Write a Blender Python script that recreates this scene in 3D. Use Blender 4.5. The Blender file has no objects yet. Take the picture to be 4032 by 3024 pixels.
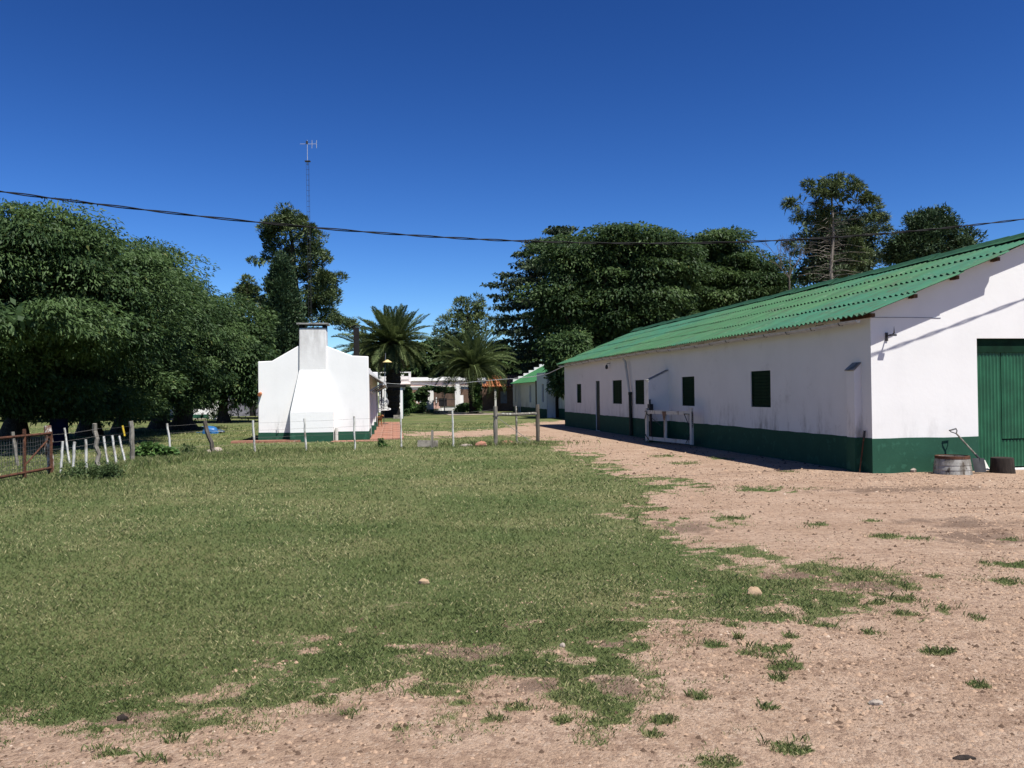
import bpy, math, random
import numpy as np
from mathutils import Vector, Matrix, Quaternion

scene = bpy.context.scene
COL = scene.collection
rng = np.random.default_rng(7)
random.seed(7)

# ------------------------------------------------------------------ camera
F, CX, CY = 3261.0, 2016.0, 1512.0          # focal length and centre of the 4032 x 3024 photograph
PITCH, ROLL, EYE = math.radians(0.65), -0.012, 1.6
cam_rot = Matrix.Rotation(math.pi/2 + PITCH, 3, 'X') @ Matrix.Rotation(ROLL, 3, 'Z')
cd = bpy.data.cameras.new('camera'); cam = bpy.data.objects.new('camera', cd); COL.objects.link(cam)
cd.sensor_width = 36.0; cd.lens = F/4032*36; cd.clip_start = 0.1; cd.clip_end = 3000
cam.matrix_world = Matrix.Translation((0, 0, EYE)) @ cam_rot.to_4x4()
scene.camera = cam

# ------------------------------------------------------------------ sky, sun, exposure
LIGHT = Vector((-0.405, 0.407, -1.0)).normalized()      # direction the sunlight travels
SUN_EL = math.asin(-LIGHT.z); SUN_AZ = math.atan2(-LIGHT.x, -LIGHT.y)
world = bpy.data.worlds.new('World'); scene.world = world; world.use_nodes = True
wn = world.node_tree; wn.nodes.clear()
sky = wn.nodes.new('ShaderNodeTexSky'); sky.sky_type = 'NISHITA'; sky.sun_disc = False
sky.sun_elevation = SUN_EL; sky.sun_rotation = SUN_AZ
sky.air_density = 1.0; sky.dust_density = 0.0; sky.ozone_density = 4.6; sky.altitude = 200
gm = wn.nodes.new('ShaderNodeGamma'); gm.inputs[1].default_value = 1.7          # the camera's contrast and white balance on the whole sky
hs = wn.nodes.new('ShaderNodeHueSaturation'); hs.inputs['Saturation'].default_value = 1.05
tn = wn.nodes.new('ShaderNodeMix'); tn.data_type = 'RGBA'; tn.blend_type = 'MULTIPLY'; tn.inputs[0].default_value = 1.0; tn.inputs[7].default_value = (.72, .79, .93, 1)
bg = wn.nodes.new('ShaderNodeBackground'); bg.inputs['Strength'].default_value = 0.0222
wo = wn.nodes.new('ShaderNodeOutputWorld')
wn.links.new(sky.outputs[0], gm.inputs[0]); wn.links.new(gm.outputs[0], hs.inputs['Color']); wn.links.new(hs.outputs[0], tn.inputs[6]); wn.links.new(tn.outputs[2], bg.inputs[0]); wn.links.new(bg.outputs[0], wo.inputs[0])
sl = bpy.data.lights.new('sun', 'SUN'); sl.energy = 5.0; sl.angle = math.radians(0.5); sl.color = (1.0, 0.955, 0.89)
so = bpy.data.objects.new('sun', sl); COL.objects.link(so)
so.rotation_mode = 'QUATERNION'; so.rotation_quaternion = LIGHT.to_track_quat('-Z', 'Y'); so.location = (20, -25, 40)
scene.view_settings.view_transform = 'Standard'; scene.view_settings.look = 'None'
scene.view_settings.exposure = 0.78; scene.view_settings.gamma = 1.0
scene.render.engine = 'CYCLES'
scene.cycles.max_bounces = 6; scene.cycles.diffuse_bounces = 3; scene.cycles.transparent_max_bounces = 4

# ------------------------------------------------------------------ measuring: photograph -> place
def ray(u, v):
    return cam_rot @ Vector(((u-CX)/F, (CY-v)/F, -1.0))
def gp(u, v, z=0.0):                       # the ground point seen there
    d = ray(u, v); k = (z-EYE)/d.z
    return Vector((d.x*k, d.y*k, z))
def at(u, v, Y):                           # the point seen there at distance Y
    d = ray(u, v); k = Y/d.y
    return Vector((d.x*k, Y, EYE + d.z*k))
def px(Y): return F/Y                       # photograph pixels per metre at distance Y

# ------------------------------------------------------------------ objects
def tag(o, label, cat, group=None):
    o['label'] = label; o['category'] = cat
    if group: o['group'] = group
    return o
def thing(name, label, cat, loc=(0, 0, 0), rotz=0.0, group=None):
    o = bpy.data.objects.new(name, None); COL.objects.link(o)
    o.empty_display_size = 0.3
    o.location = loc; o.rotation_euler = (0, 0, rotz)
    return tag(o, label, cat, group)
def link(name, me, parent=None, kind=None):
    o = bpy.data.objects.new(name, me); COL.objects.link(o)
    if parent is not None: o.parent = parent
    if kind: o['kind'] = kind
    return o

class MB:
    """collects shapes into one mesh"""
    def __init__(s): s.v = []; s.f = []
    def add(s, vs, fs):
        b = len(s.v); s.v += [tuple(p) for p in vs]; s.f += [tuple(i+b for i in f) for f in fs]; return s
    def box(s, c, size, rot=None):
        x, y, z = (d/2 for d in size)
        P = [Vector(p) for p in ((-x,-y,-z),(x,-y,-z),(x,y,-z),(-x,y,-z),(-x,-y,z),(x,-y,z),(x,y,z),(-x,y,z))]
        if rot is not None: P = [rot @ p for p in P]
        c = Vector(c)
        return s.add([p+c for p in P], [(0,3,2,1),(4,5,6,7),(0,1,5,4),(1,2,6,5),(2,3,7,6),(3,0,4,7)])
    def bar(s, a, b, w, h=None, up=(0, 0, 1)):
        a, b = Vector(a), Vector(b); d = b-a; L = d.length; d.normalize(); up = Vector(up)
        if abs(d.dot(up)) > .97: up = Vector((1, 0, 0))
        sx = d.cross(up).normalized(); uy = sx.cross(d)
        R = Matrix((sx, d, uy)).transposed()
        return s.box((a+b)/2, (w, L, h or w), R)
    def tube(s, pts, r, n=8, cap=True):
        pts = [Vector(p) for p in pts]; m = len(pts)
        rs = r if isinstance(r, (list, tuple)) else [r]*m
        t0 = (pts[1]-pts[0]).normalized(); ref = Vector((0, 0, 1)) if abs(t0.z) < .9 else Vector((1, 0, 0))
        vs = []
        for i, p in enumerate(pts):
            t = (pts[min(i+1, m-1)]-pts[max(i-1, 0)]).normalized()
            a = t.cross(ref).normalized(); b = t.cross(a)
            for k in range(n):
                q = 2*math.pi*k/n
                vs.append(p + (a*math.cos(q)+b*math.sin(q))*rs[i])
        fs = [(i*n+k, i*n+(k+1) % n, (i+1)*n+(k+1) % n, (i+1)*n+k) for i in range(m-1) for k in range(n)]
        if cap: fs += [tuple(range(n))[::-1], tuple((m-1)*n+k for k in range(n))]
        return s.add(vs, fs)
    def lathe(s, prof, c=(0, 0, 0), n=20, cap=False):
        vs = []; m = len(prof)
        for r, z in prof:
            for k in range(n):
                q = 2*math.pi*k/n
                vs.append((c[0]+r*math.cos(q), c[1]+r*math.sin(q), c[2]+z))
        fs = [(i*n+k, i*n+(k+1) % n, (i+1)*n+(k+1) % n, (i+1)*n+k) for i in range(m-1) for k in range(n)]
        if cap: fs += [tuple(range(n))[::-1], tuple((m-1)*n+k for k in range(n))]
        return s.add(vs, fs)
    def prism(s, poly, y0, y1):            # polygon in x,z pushed along y
        n = len(poly)
        vs = [(x, y0, z) for x, z in poly]+[(x, y1, z) for x, z in poly]
        fs = [tuple(range(n)), tuple(range(2*n-1, n-1, -1))]+[(i, i+n, (i+1) % n+n, (i+1) % n) for i in range(n)]
        return s.add(vs, fs)
    def rock(s, c, size, seed=0, n=8, m=5):
        R = random.Random(seed); vs = []
        for j in range(m+1):
            ph = math.pi*j/m
            for i in range(n):
                th = 2*math.pi*i/n; k = R.uniform(.82, 1.14)
                vs.append((c[0]+size[0]*k*math.sin(ph)*math.cos(th), c[1]+size[1]*k*math.sin(ph)*math.sin(th), c[2]+size[2]*k*math.cos(ph)))
        fs = [(j*n+i, (j+1)*n+i, (j+1)*n+(i+1) % n, j*n+(i+1) % n) for j in range(m) for i in range(n)]
        return s.add(vs, fs)
    def mesh(s, name, mat, smooth=False):
        me = bpy.data.meshes.new(name); me.from_pydata(s.v, [], s.f); me.materials.append(mat)
        if smooth:
            for p in me.polygons: p.use_smooth = True
            try: me.set_sharp_from_angle(angle=math.radians(40))
            except Exception: pass
        me.update(); return me
    def build(s, name, mat, parent=None, smooth=False, kind=None):
        return link(name, s.mesh(name, mat, smooth), parent, kind)

def np_mesh(name, V, Fc, mat, attrs=None, smooth=False):
    me = bpy.data.meshes.new(name); n = len(V); m, k = Fc.shape
    me.vertices.add(n); me.vertices.foreach_set('co', np.ascontiguousarray(V, dtype=np.float32).ravel())
    me.loops.add(m*k); me.loops.foreach_set('vertex_index', np.ascontiguousarray(Fc, dtype=np.int32).ravel())
    me.polygons.add(m); me.polygons.foreach_set('loop_start', np.arange(0, m*k, k, dtype=np.int32))
    if smooth: me.polygons.foreach_set('use_smooth', np.ones(m, dtype=bool))
    me.update(calc_edges=True)
    for an, av in (attrs or {}).items():
        at_ = me.attributes.new(an, 'FLOAT', 'POINT'); at_.data.foreach_set('value', np.ascontiguousarray(av, dtype=np.float32))
    me.materials.append(mat); return me

# ------------------------------------------------------------------ noise in numpy
_lat = np.random.default_rng(3).random((256, 256))
def vnoise(x, y):
    xi = np.floor(x).astype(int); yi = np.floor(y).astype(int); fx = x-xi; fy = y-yi
    fx = fx*fx*(3-2*fx); fy = fy*fy*(3-2*fy)
    g = lambda i, j: _lat[i % 256, j % 256]
    return (g(xi, yi)*(1-fx)+g(xi+1, yi)*fx)*(1-fy)+(g(xi, yi+1)*(1-fx)+g(xi+1, yi+1)*fx)*fy
def fbm(x, y, o=4):
    s = 0; a = .5
    for i in range(o): s = s+a*vnoise(x*2**i+17*i, y*2**i+5*i); a *= .5
    return s/(1-.5**o)
def sstep(a, b, x):
    t = np.clip((x-a)/(b-a), 0, 1); return t*t*(3-2*t)

# ------------------------------------------------------------------ materials
class NT:
    K = 0.75                                   # albedo scale of everything but leaves
    def __init__(s, name):
        s.m = bpy.data.materials.new(name); s.m.use_nodes = True; s.t = s.m.node_tree; s.t.nodes.clear()
        s.out = s.n('ShaderNodeOutputMaterial'); s.co = s.n('ShaderNodeTexCoord').outputs['Object']
    def n(s, t, **kw):
        q = s.t.nodes.new(t)
        for k, v in kw.items(): setattr(q, k, v)
        return q
    def l(s, a, b): s.t.links.new(a, b)
    def noise(s, scale, detail=4, rough=.6, stretch=None, co=None):
        q = s.n('ShaderNodeTexNoise'); q.inputs['Scale'].default_value = scale; q.inputs['Detail'].default_value = detail; q.inputs['Roughness'].default_value = rough
        c = co or s.co
        if stretch:
            mp = s.n('ShaderNodeMapping'); mp.inputs['Scale'].default_value = stretch; s.l(c, mp.inputs[0]); c = mp.outputs[0]
        s.l(c, q.inputs['Vector']); return q.outputs[0]
    def ramp(s, fac, lo, hi):
        q = s.n('ShaderNodeMapRange', interpolation_type='SMOOTHSTEP'); q.inputs[1].default_value = lo; q.inputs[2].default_value = hi
        s.l(fac, q.inputs[0]); return q.outputs[0]
    def math(s, op, a, b):
        q = s.n('ShaderNodeMath', operation=op)
        for i, x in enumerate((a, b)):
            if isinstance(x, (int, float)): q.inputs[i].default_value = x
            else: s.l(x, q.inputs[i])
        return q.outputs[0]
    def mix(s, fac, a, b):
        q = s.n('ShaderNodeMix', data_type='RGBA')
        for i, x in ((0, fac), (6, a), (7, b)):
            if isinstance(x, (int, float)): q.inputs[i].default_value = x
            elif isinstance(x, tuple): q.inputs[i].default_value = (*[c*s.K for c in x], 1)
            else: s.l(x, q.inputs[i])
        return q.outputs[2]
    def attr(s, name):
        q = s.n('ShaderNodeAttribute'); q.attribute_name = name; return q.outputs['Fac']
    def sep(s):
        q = s.n('ShaderNodeSeparateXYZ'); s.l(s.co, q.inputs[0]); return q.outputs
    def bsdf(s, col, rough=.8, spec=.3, metal=0., bump=None, bstr=.3, bdist=.02):
        q = s.n('ShaderNodeBsdfPrincipled'); q.inputs['Roughness'].default_value = rough; q.inputs['Metallic'].default_value = metal
        q.inputs['Specular IOR Level'].default_value = spec
        if isinstance(col, tuple): q.inputs['Base Color'].default_value = (*[c*s.K for c in col], 1)
        else: s.l(col, q.inputs['Base Color'])
        if bump is not None:
            b = s.n('ShaderNodeBump'); b.inputs['Strength'].default_value = bstr; b.inputs['Distance'].default_value = bdist
            s.l(bump, b.inputs['Height']); s.l(b.outputs[0], q.inputs['Normal'])
        s.l(q.outputs[0], s.out.inputs[0]); return q

def sc(c, k): return tuple(min(1, x*k) for x in c)
def simple(name, c, var=.25, scale=6, rough=.8, spec=.3, metal=0., bump=.2, bscale=60, stretch=None):
    t = NT(name); f = t.ramp(t.noise(scale, stretch=stretch), .3, .7)
    t.bsdf(t.mix(f, sc(c, 1-var), sc(c, 1+var)), rough, spec, metal, t.noise(bscale, 3, stretch=stretch), bump, .01)
    return t.m
def patchy(name, c1, c2, scale, lo, hi, rough=.85, bump=.5, stretch=None, c3=None, scale3=20):
    t = NT(name); f = t.ramp(t.noise(scale, 6, .65, stretch), lo, hi); col = t.mix(f, c1, c2)
    if c3: col = t.mix(t.ramp(t.noise(scale3, 5, .6, stretch), .55, .65), col, c3)
    t.bsdf(col, rough, .2, 0, t.noise(scale*6, 4, stretch=stretch), bump, .01); return t.m

def white_wall(name, dirt=.5, base=(.87, .87, .85)):
    t = NT(name); z = t.sep()[2]
    soft = t.ramp(t.noise(1.1, 3), .35, .75)
    col = t.mix(soft, base, sc(base, .95))
    streak = t.ramp(t.noise(1.6, 7, .75, (1.6, 1.6, .45)), .48, .72)
    low = t.n('ShaderNodeMapRange'); low.inputs[1].default_value = 1.5; low.inputs[2].default_value = .6; t.l(z, low.inputs[0])
    col = t.mix(t.math('MULTIPLY', t.math('MULTIPLY', streak, low.outputs[0]), dirt), col, (.30, .29, .27))
    blot = t.ramp(t.noise(1.0, 8, .75), .56, .74)
    col = t.mix(t.math('MULTIPLY', blot, dirt*.45), col, (.42, .41, .39))
    t.bsdf(col, .92, .1, 0, t.noise(9, 6, .6), .13, .02); return t.m
MW = white_wall('whitewash_stained', 1.0)
MWG = white_wall('whitewash_gable', .28)
MWc = white_wall('whitewash_clean', .3, (.96, .96, .94))
def chimney_white():
    t = NT('smoke_stained_whitewash'); z = t.sep()[2]
    up = t.n('ShaderNodeMapRange'); up.inputs[1].default_value = 2.5; up.inputs[2].default_value = 4.1; t.l(z, up.inputs[0])
    st = t.ramp(t.noise(4, 7, .7, (1, 1, .25)), .30, .70)
    gt = t.n('ShaderNodeMath', operation='GREATER_THAN'); gt.inputs[1].default_value = 2.53; t.l(z, gt.inputs[0])
    col = t.mix(t.math('MULTIPLY', t.math('ADD', t.math('MULTIPLY', st, up.outputs[0]), .25), gt.outputs[0]), (.96, .96, .94), (.60, .59, .57))
    t.bsdf(col, .92, .1, 0, t.noise(9, 6, .6), .25, .02); return t.m
MCH = chimney_white()
MGB = patchy('green_wall_paint', (.022, .092, .056), (.017, .074, .045), 2.5, .3, .7, .8, .2, c3=(.03, .115, .072), scale3=5)
MGD = simple('green_door_paint', (.020, .125, .060), .2, 3, .5, .4, bump=.1)
MGS = simple('dark_green_shutter', (.004, .026, .013), .25, 5, .8, .1)
MDK = simple('dark_green_pipe', (.004, .014, .011), .2, 6, .6, .3)
MPW = patchy('peeling_white_wood', (.62, .62, .58), (.26, .23, .19), 7, .52, .66, .9, .6, (1, 1, .35))
MGW = patchy('grey_weathered_wood', (.30, .28, .24), (.14, .125, .10), 6, .35, .7, .95, .8, (3, 3, .35))
MDW = patchy('dark_weathered_wood', (.16, .14, .115), (.07, .06, .05), 6, .35, .7, .95, .8, (3, 3, .35))
MLW = patchy('lichened_grey_wood', (.17, .155, .13), (.42, .43, .38), 14, .5, .62, .95, .8)
MBW = simple('brown_purlin_wood', (.11, .065, .04), .35, 8, .9, .1)
MRU = patchy('rusty_iron', (.115, .048, .027), (.06, .028, .018), 10, .4, .65, .85, .5, None, (.17, .08, .045), 30)
MPR = patchy('peeled_red_white_post', (.55, .53, .49), (.16, .085, .055), 9, .42, .5, .9, .7, (1.5, 1.5, .5))
MMT = simple('galvanised_metal', (.50, .51, .53), .15, 8, .5, .5, .15, .05)
MWIRE = simple('wire_metal', (.13, .125, .12), .1, 8, .5, .4, .5, .02)
MBK = simple('black_cable', (.006, .006, .008), .2, 8, .7, .15)
MIR = simple('dark_iron', (.03, .03, .033), .3, 8, .6, .4)
MBLUE = simple('blue_paint', (.025, .14, .36), .15, 6, .4, .5)
MNAVY = simple('navy_drum_paint', (.005, .009, .032), .2, 4, .8, .1)
MYEL = simple('yellow_paint', (.60, .42, .03), .15, 10, .6)
MCRM = simple('cream_enamel', (.75, .60, .28), .08, 6, .5)
MPINK = simple('pink_trim', (.66, .42, .36), .08, 3, .9)
MBRN = simple('brown_paint', (.16, .10, .07), .2, 4, .8)
MGLASS = simple('dark_window_glass', (.02, .03, .045), .2, 2, .15, .5, bump=0)
MGREY = simple('grey_shutter_paint', (.22, .24, .29), .12, 4, .7)
MGRW = simple('grey_shed_wall', (.22, .22, .26), .3, 1.5, .9)
MSTONE = patchy('pale_stone', (.42, .36, .30), (.28, .235, .2), 8, .4, .65, .95, .8)
MOCH = patchy('ochre_stone', (.46, .33, .21), (.34, .24, .15), 12, .4, .65, .9, .5)
MCONC = patchy('weathered_concrete', (.36, .33, .28), (.17, .155, .13), 5, .4, .65, .95, .7)
MBRICK = patchy('red_paving', (.40, .20, .135), (.30, .135, .09), 4, .35, .7, .9, .4, None, (.45, .30, .23), 9)
MTILE = patchy('terracotta_tile', (.55, .22, .10), (.36, .13, .06), 3, .35, .7, .9, .4)
MCEM = patchy('grey_asbestos', (.34, .34, .33), (.18, .18, .17), 6, .4, .65, .95, .5)
MBARREL = patchy('worn_white_barrel', (.40, .39, .36), (.20, .185, .16), 4, .40, .58, .85, .4, (1.3, 1.3, .6), (.10, .08, .06), 9)
MSTUMP = patchy('dark_bark_stump', (.055, .042, .035), (.03, .024, .02), 8, .35, .65, .95, .9, (3, 3, .4))
MBARK = patchy('dark_bark', (.075, .06, .047), (.035, .028, .022), 5, .35, .65, .95, 1., (3, 3, .5), (.13, .115, .09), 9)
MBARKP = patchy('pale_bark', (.30, .27, .23), (.16, .14, .12), 4, .35, .65, .95, .8, (2, 2, .6))
MPALMT = patchy('palm_trunk_bark', (.055, .04, .03), (.022, .017, .014), 6, .35, .65, .95, 1., (1, 1, 2.5))
MDOG = simple('brown_dog_fur', (.30, .125, .045), .2, 10, .8)
MWDOG = simple('white_dog_fur', (.72, .68, .60), .1, 10, .8)
MBLK = simple('soot_black_paint', (.015, .014, .014), .25, 5, .8, .2)
MPATH = patchy('worn_concrete_slab', (.40, .34, .27), (.31, .26, .2), 3, .35, .7, .95, .4)

def roof_paint():
    t = NT('green_roof_paint'); x, y, z = t.sep()
    big = t.ramp(t.noise(.35, 4, .6, co=t.n('ShaderNodeTexCoord').outputs['Object']), .38, .62)
    oi = t.n('ShaderNodeObjectInfo').outputs['Random']
    col = t.mix(oi, (.050, .162, .068), (.066, .186, .082))
    g = t.n('ShaderNodeNewGeometry').outputs['Position']
    teal = t.ramp(t.noise(.22, 3, .5, co=g), .42, .60)
    col = t.mix(t.math('MULTIPLY', teal, .8), col, (.034, .165, .105))
    lich = t.ramp(t.noise(2.6, 8, .8, (.5, 1.6, 1), co=g), .46, .64)
    col = t.mix(t.math('MULTIPLY', lich, .85), col, (.06, .095, .055))
    pale = t.ramp(t.noise(3.1, 8, .8, co=g), .58, .68)
    col = t.mix(t.math('MULTIPLY', pale, .6), col, (.24, .32, .22))
    t.bsdf(col, .75, .25, 0, t.noise(30, 5, .7, co=g), .35, .01); return t.m
MROOF = roof_paint()
MROOFD = patchy('dark_green_ridge_paint', (.020, .085, .045), (.035, .12, .06), 4, .4, .65, .8, .4)
MROOF2 = patchy('plain_green_roof_paint', (.06, .22, .085), (.045, .17, .07), .8, .35, .65, .8, .3)

def leaf_mat(name, dark, light, dry, trans=.3):
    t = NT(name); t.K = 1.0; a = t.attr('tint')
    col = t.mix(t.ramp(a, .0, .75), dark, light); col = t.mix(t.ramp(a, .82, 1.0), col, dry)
    q = t.n('ShaderNodeBsdfPrincipled'); q.inputs['Roughness'].default_value = .60; q.inputs['Specular IOR Level'].default_value = .25
    t.l(col, q.inputs['Base Color'])
    tr = t.n('ShaderNodeBsdfTranslucent'); t.l(t.mix(.5, col, light), tr.inputs[0])
    mx = t.n('ShaderNodeMixShader'); mx.inputs[0].default_value = trans
    t.l(q.outputs[0], mx.inputs[1]); t.l(tr.outputs[0], mx.inputs[2]); t.l(mx.outputs[0], t.out.inputs[0]); return t.m
LBROAD = leaf_mat('broad_leaves', (.022, .050, .016), (.074, .124, .040), (.13, .14, .038), .3)
LBROAD2 = leaf_mat('broad_leaves_light', (.019, .044, .014), (.070, .116, .036), (.12, .13, .035))
LPINE = leaf_mat('pine_needles', (.034, .060, .022), (.105, .140, .052), (.12, .11, .05), .1)
LCYP = leaf_mat('cypress_foliage', (.016, .038, .017), (.052, .088, .036), (.07, .06, .03), .1)
LCED = leaf_mat('cedar_needles', (.016, .034, .019), (.085, .118, .060), (.09, .08, .04), .1)
LPALM = leaf_mat('palm_leaflets', (.042, .070, .022), (.125, .16, .062), (.24, .21, .10), .2)
LPALMDRY = leaf_mat('dry_palm_leaflets', (.16, .11, .05), (.26, .20, .10), (.3, .24, .13), .1)
LBUSH = leaf_mat('bush_leaves', (.035, .08, .02), (.085, .16, .04), (.13, .15, .05))
LWEED = leaf_mat('weed_leaves', (.035, .062, .022), (.085, .125, .045), (.16, .16, .075))
LGRASS = leaf_mat('grass_blades', (.066, .104, .029), (.155, .190, .068), (.40, .36, .19), .3)

# ------------------------------------------------------------------ ground
V2 = 4032/2212.0
dirt_px = [(-300, 3020), (0, 2945), (60, 2900), (550, 2890), (760, 2840), (1020, 2810), (1270, 2725), (1170, 2680), (1390, 2630), (1560, 2690), (1780, 2770),
           (1820, 2690), (2130, 2700), (2370, 2760), (2380, 2660), (2690, 2530), (2740, 2420), (2830, 2400), (3000, 2440), (3150, 2440), (3330, 2390), (3420, 2340), (3400, 2250),
           (3060, 2205), (2850, 2150), (2700, 2095), (2590, 2040), (2530, 1975), (2650, 1915), (2590, 1880), (2440, 1860), (2370, 1825), (2280, 1780), (2160, 1752), (2130, 1725),
           (2060, 1712), (1930, 1716), (1720, 1722), (1650, 1716), (1580, 1712), (1640, 1698), (1800, 1700), (1930, 1690), (2120, 1662), (2225, 1655)]
poly = np.array([[gp(u, v).x, gp(u, v).y] for u, v in dirt_px] + [[9, 60], [30, 60], [60, 16], [60, -20], [-12, -20], [-12, 3]])
def field(x, y):                        # >0 on the bare earth, <0 on the lawn, in metres from the edge
    inside = np.zeros(x.shape, bool); dist = np.full(x.shape, 1e9); n = len(poly)
    for i in range(n):
        ax, ay = poly[i]; bx, by = poly[(i+1) % n]
        c = ((ay > y) != (by > y))
        with np.errstate(divide='ignore', invalid='ignore'):
            xi = (bx-ax)*(y-ay)/(by-ay)+ax
        inside ^= c & (x < xi)
        t = np.clip(((x-ax)*(bx-ax)+(y-ay)*(by-ay))/((bx-ax)**2+(by-ay)**2+1e-9), 0, 1)
        dist = np.minimum(dist, np.hypot(x-ax-t*(bx-ax), y-ay-t*(by-ay)))
    return np.where(inside, dist, -dist)
# tufts on the bare earth: photograph view px (2212 wide), radius
tufts_v = [(1505, 1494, 22), (1530, 1632, 48), (1700, 1600, 44), (232, 1628, 30), (325, 1637, 26), (1655, 1400, 60), (1690, 1428, 30), (1680, 1456, 24), (920, 1490, 52),
           (820, 1487, 30), (755, 1535, 30), (1425, 1550, 32), (1405, 1580, 22), (1130, 1520, 30), (1790, 1285, 60), (1690, 1325, 34), (1930, 1255, 24), (2045, 1310, 28), (1950, 1320, 26),
           (1760, 1135, 34), (1885, 1125, 22), (1920, 1160, 32), (1995, 1165, 30), (2165, 1220, 46), (2180, 1252, 34), (1860, 1232, 44), (1950, 1290, 40), (2030, 1405, 26), (1890, 1362, 30),
           (2118, 1470, 18), (1650, 1055, 60), (1520, 1050, 26), (1590, 1120, 22), (1775, 1345, 30), (1590, 1345, 24), (1545, 1390, 26), (1600, 1375, 18), (1710, 1370, 18), (2110, 1330, 18),
           (1845, 1245, 46), (1740, 1225, 60), (1690, 1260, 70), (1600, 1290, 60), (1500, 1255, 50), (1220, 1550, 18), (1070, 1545, 20), (1580, 1250, 36), (2180, 1165, 16), (1655, 1520, 14), (375, 1600, 24), (700, 1510, 26),
           (1480, 1000, 30), (1560, 990, 22), (1440, 985, 26), (1700, 1018, 18), (1890, 1295, 34), (1960, 1265, 26)]
tufts = []
for u, v, r in tufts_v:
    c = gp(u*V2, v*V2); k = 1.15*r*V2/px(c.y); tufts.append((c.x, c.y, k, min(k*.8, 3.2*k*min(1, 1.6/c.y*3))))
muds_v = [(2080, 1130, 110, 16), (1000, 1415, 150, 26), (1150, 1470, 60, 22), (1300, 1390, 70, 14), (1800, 1245, 150, 26), (1330, 1480, 70, 20), (2100, 1160, 90, 20), (730, 1545, 70, 12), (250, 1545, 60, 12), (1960, 1055, 200, 7), (1500, 1140, 90, 14)]
muds = []
for u, v, a_, b_ in muds_v:
    c = gp(u*V2, v*V2); lo = gp(u*V2, (v+b_)*V2); muds.append((c.x, c.y, a_*V2/px(c.y), max(.12, abs(c.y-lo.y))))
def masks(x, y):
    f = field(x, y)
    amp = np.clip(.35+.02*y, .35, .9)
    nz = (fbm(x*1.3, y*1.3, 5)-.5)*3.0*amp+(fbm(x*5.5, y*5.5, 3)-.5)*1.5*amp
    g = sstep(.50, -.45, f+nz)
    sparse = sstep(.56, .74, fbm(x*2.1+40, y*2.1, 4))*.9*sstep(1.8, .1, f)         # lone clumps near the edge
    g = np.maximum(g, sparse)
    bare = .6*sstep(.68, .80, fbm(x*1.1+9, y*1.9+3, 5))*sstep(12, 7, y)*sstep(-3.2, -.8, f)
    bare = np.maximum(bare, .85*sstep(.55, .64, fbm(x*3.1+70, y*3.6, 4))*sstep(-1.1, -.1, f))                 # worn spots in the lawn
    g = g*(1-.75*bare)
    g = g*(1-.5*sstep(.47, .38, fbm(x*6.5+13, y*7.5, 4))*sstep(-2.4, -.1, f)*sstep(16, 9, y))   # threadbare turf along the edge
    mud = np.zeros_like(x)
    for cx, cy, ra, rb in muds:
        d = np.sqrt(((x-cx)/ra)**2+((y-cy)/rb)**2)+(fbm(x*6+cx, y*8, 5)-.5)*2.4
        m_ = sstep(1.15, .45, d); mud = np.maximum(mud, m_)
    g = g*(1-.6*mud)
    for cx, cy, ra, rb in tufts:
        d = np.sqrt(((x-cx)/ra)**2+((y-cy)/rb)**2)+(fbm(x*8+cx, y*8, 4)-.5)*3.0
        g = np.maximum(g, .78*sstep(1.15, .45, d))
    return np.clip(g, 0, 1), np.clip(mud, 0, 1)
def gz(x, y):                          # low relief; level where the buildings stand
    near = sstep(26, 14, y)
    return ((fbm(x*.35, y*.35, 3)-.5)*.05+(fbm(x*2.2, y*2.2, 3)-.5)*.028)*near - .012

def axis(parts):
    o = [parts[0][0]]
    for a_, b_, st in parts:
        n = max(1, int(round((b_-a_)/st))); o += list(np.linspace(a_, b_, n+1)[1:])
    return np.array(o)
xs = axis([(-900, -100, 100), (-100, -30, 5), (-30, -14, .5), (-14, 14, .085), (14, 30, .5), (30, 100, 5), (100, 900, 100)])
ys = axis([(-200, -10, 20), (-10, 2, 1), (2, 9, .065), (9, 20, .12), (20, 34, .22), (34, 60, .5), (60, 130, 2.5), (130, 1500, 90)])
XX, YY = np.meshgrid(xs, ys); nx, ny = len(xs), len(ys)
Gm, Mm = masks(XX.ravel(), YY.ravel()); ZZ = gz(XX.ravel(), YY.ravel())
idx = np.arange(nx*ny).reshape(ny, nx)
quads = np.stack([idx[:-1, :-1].ravel(), idx[:-1, 1:].ravel(), idx[1:, 1:].ravel(), idx[1:, :-1].ravel()], 1)

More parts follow.
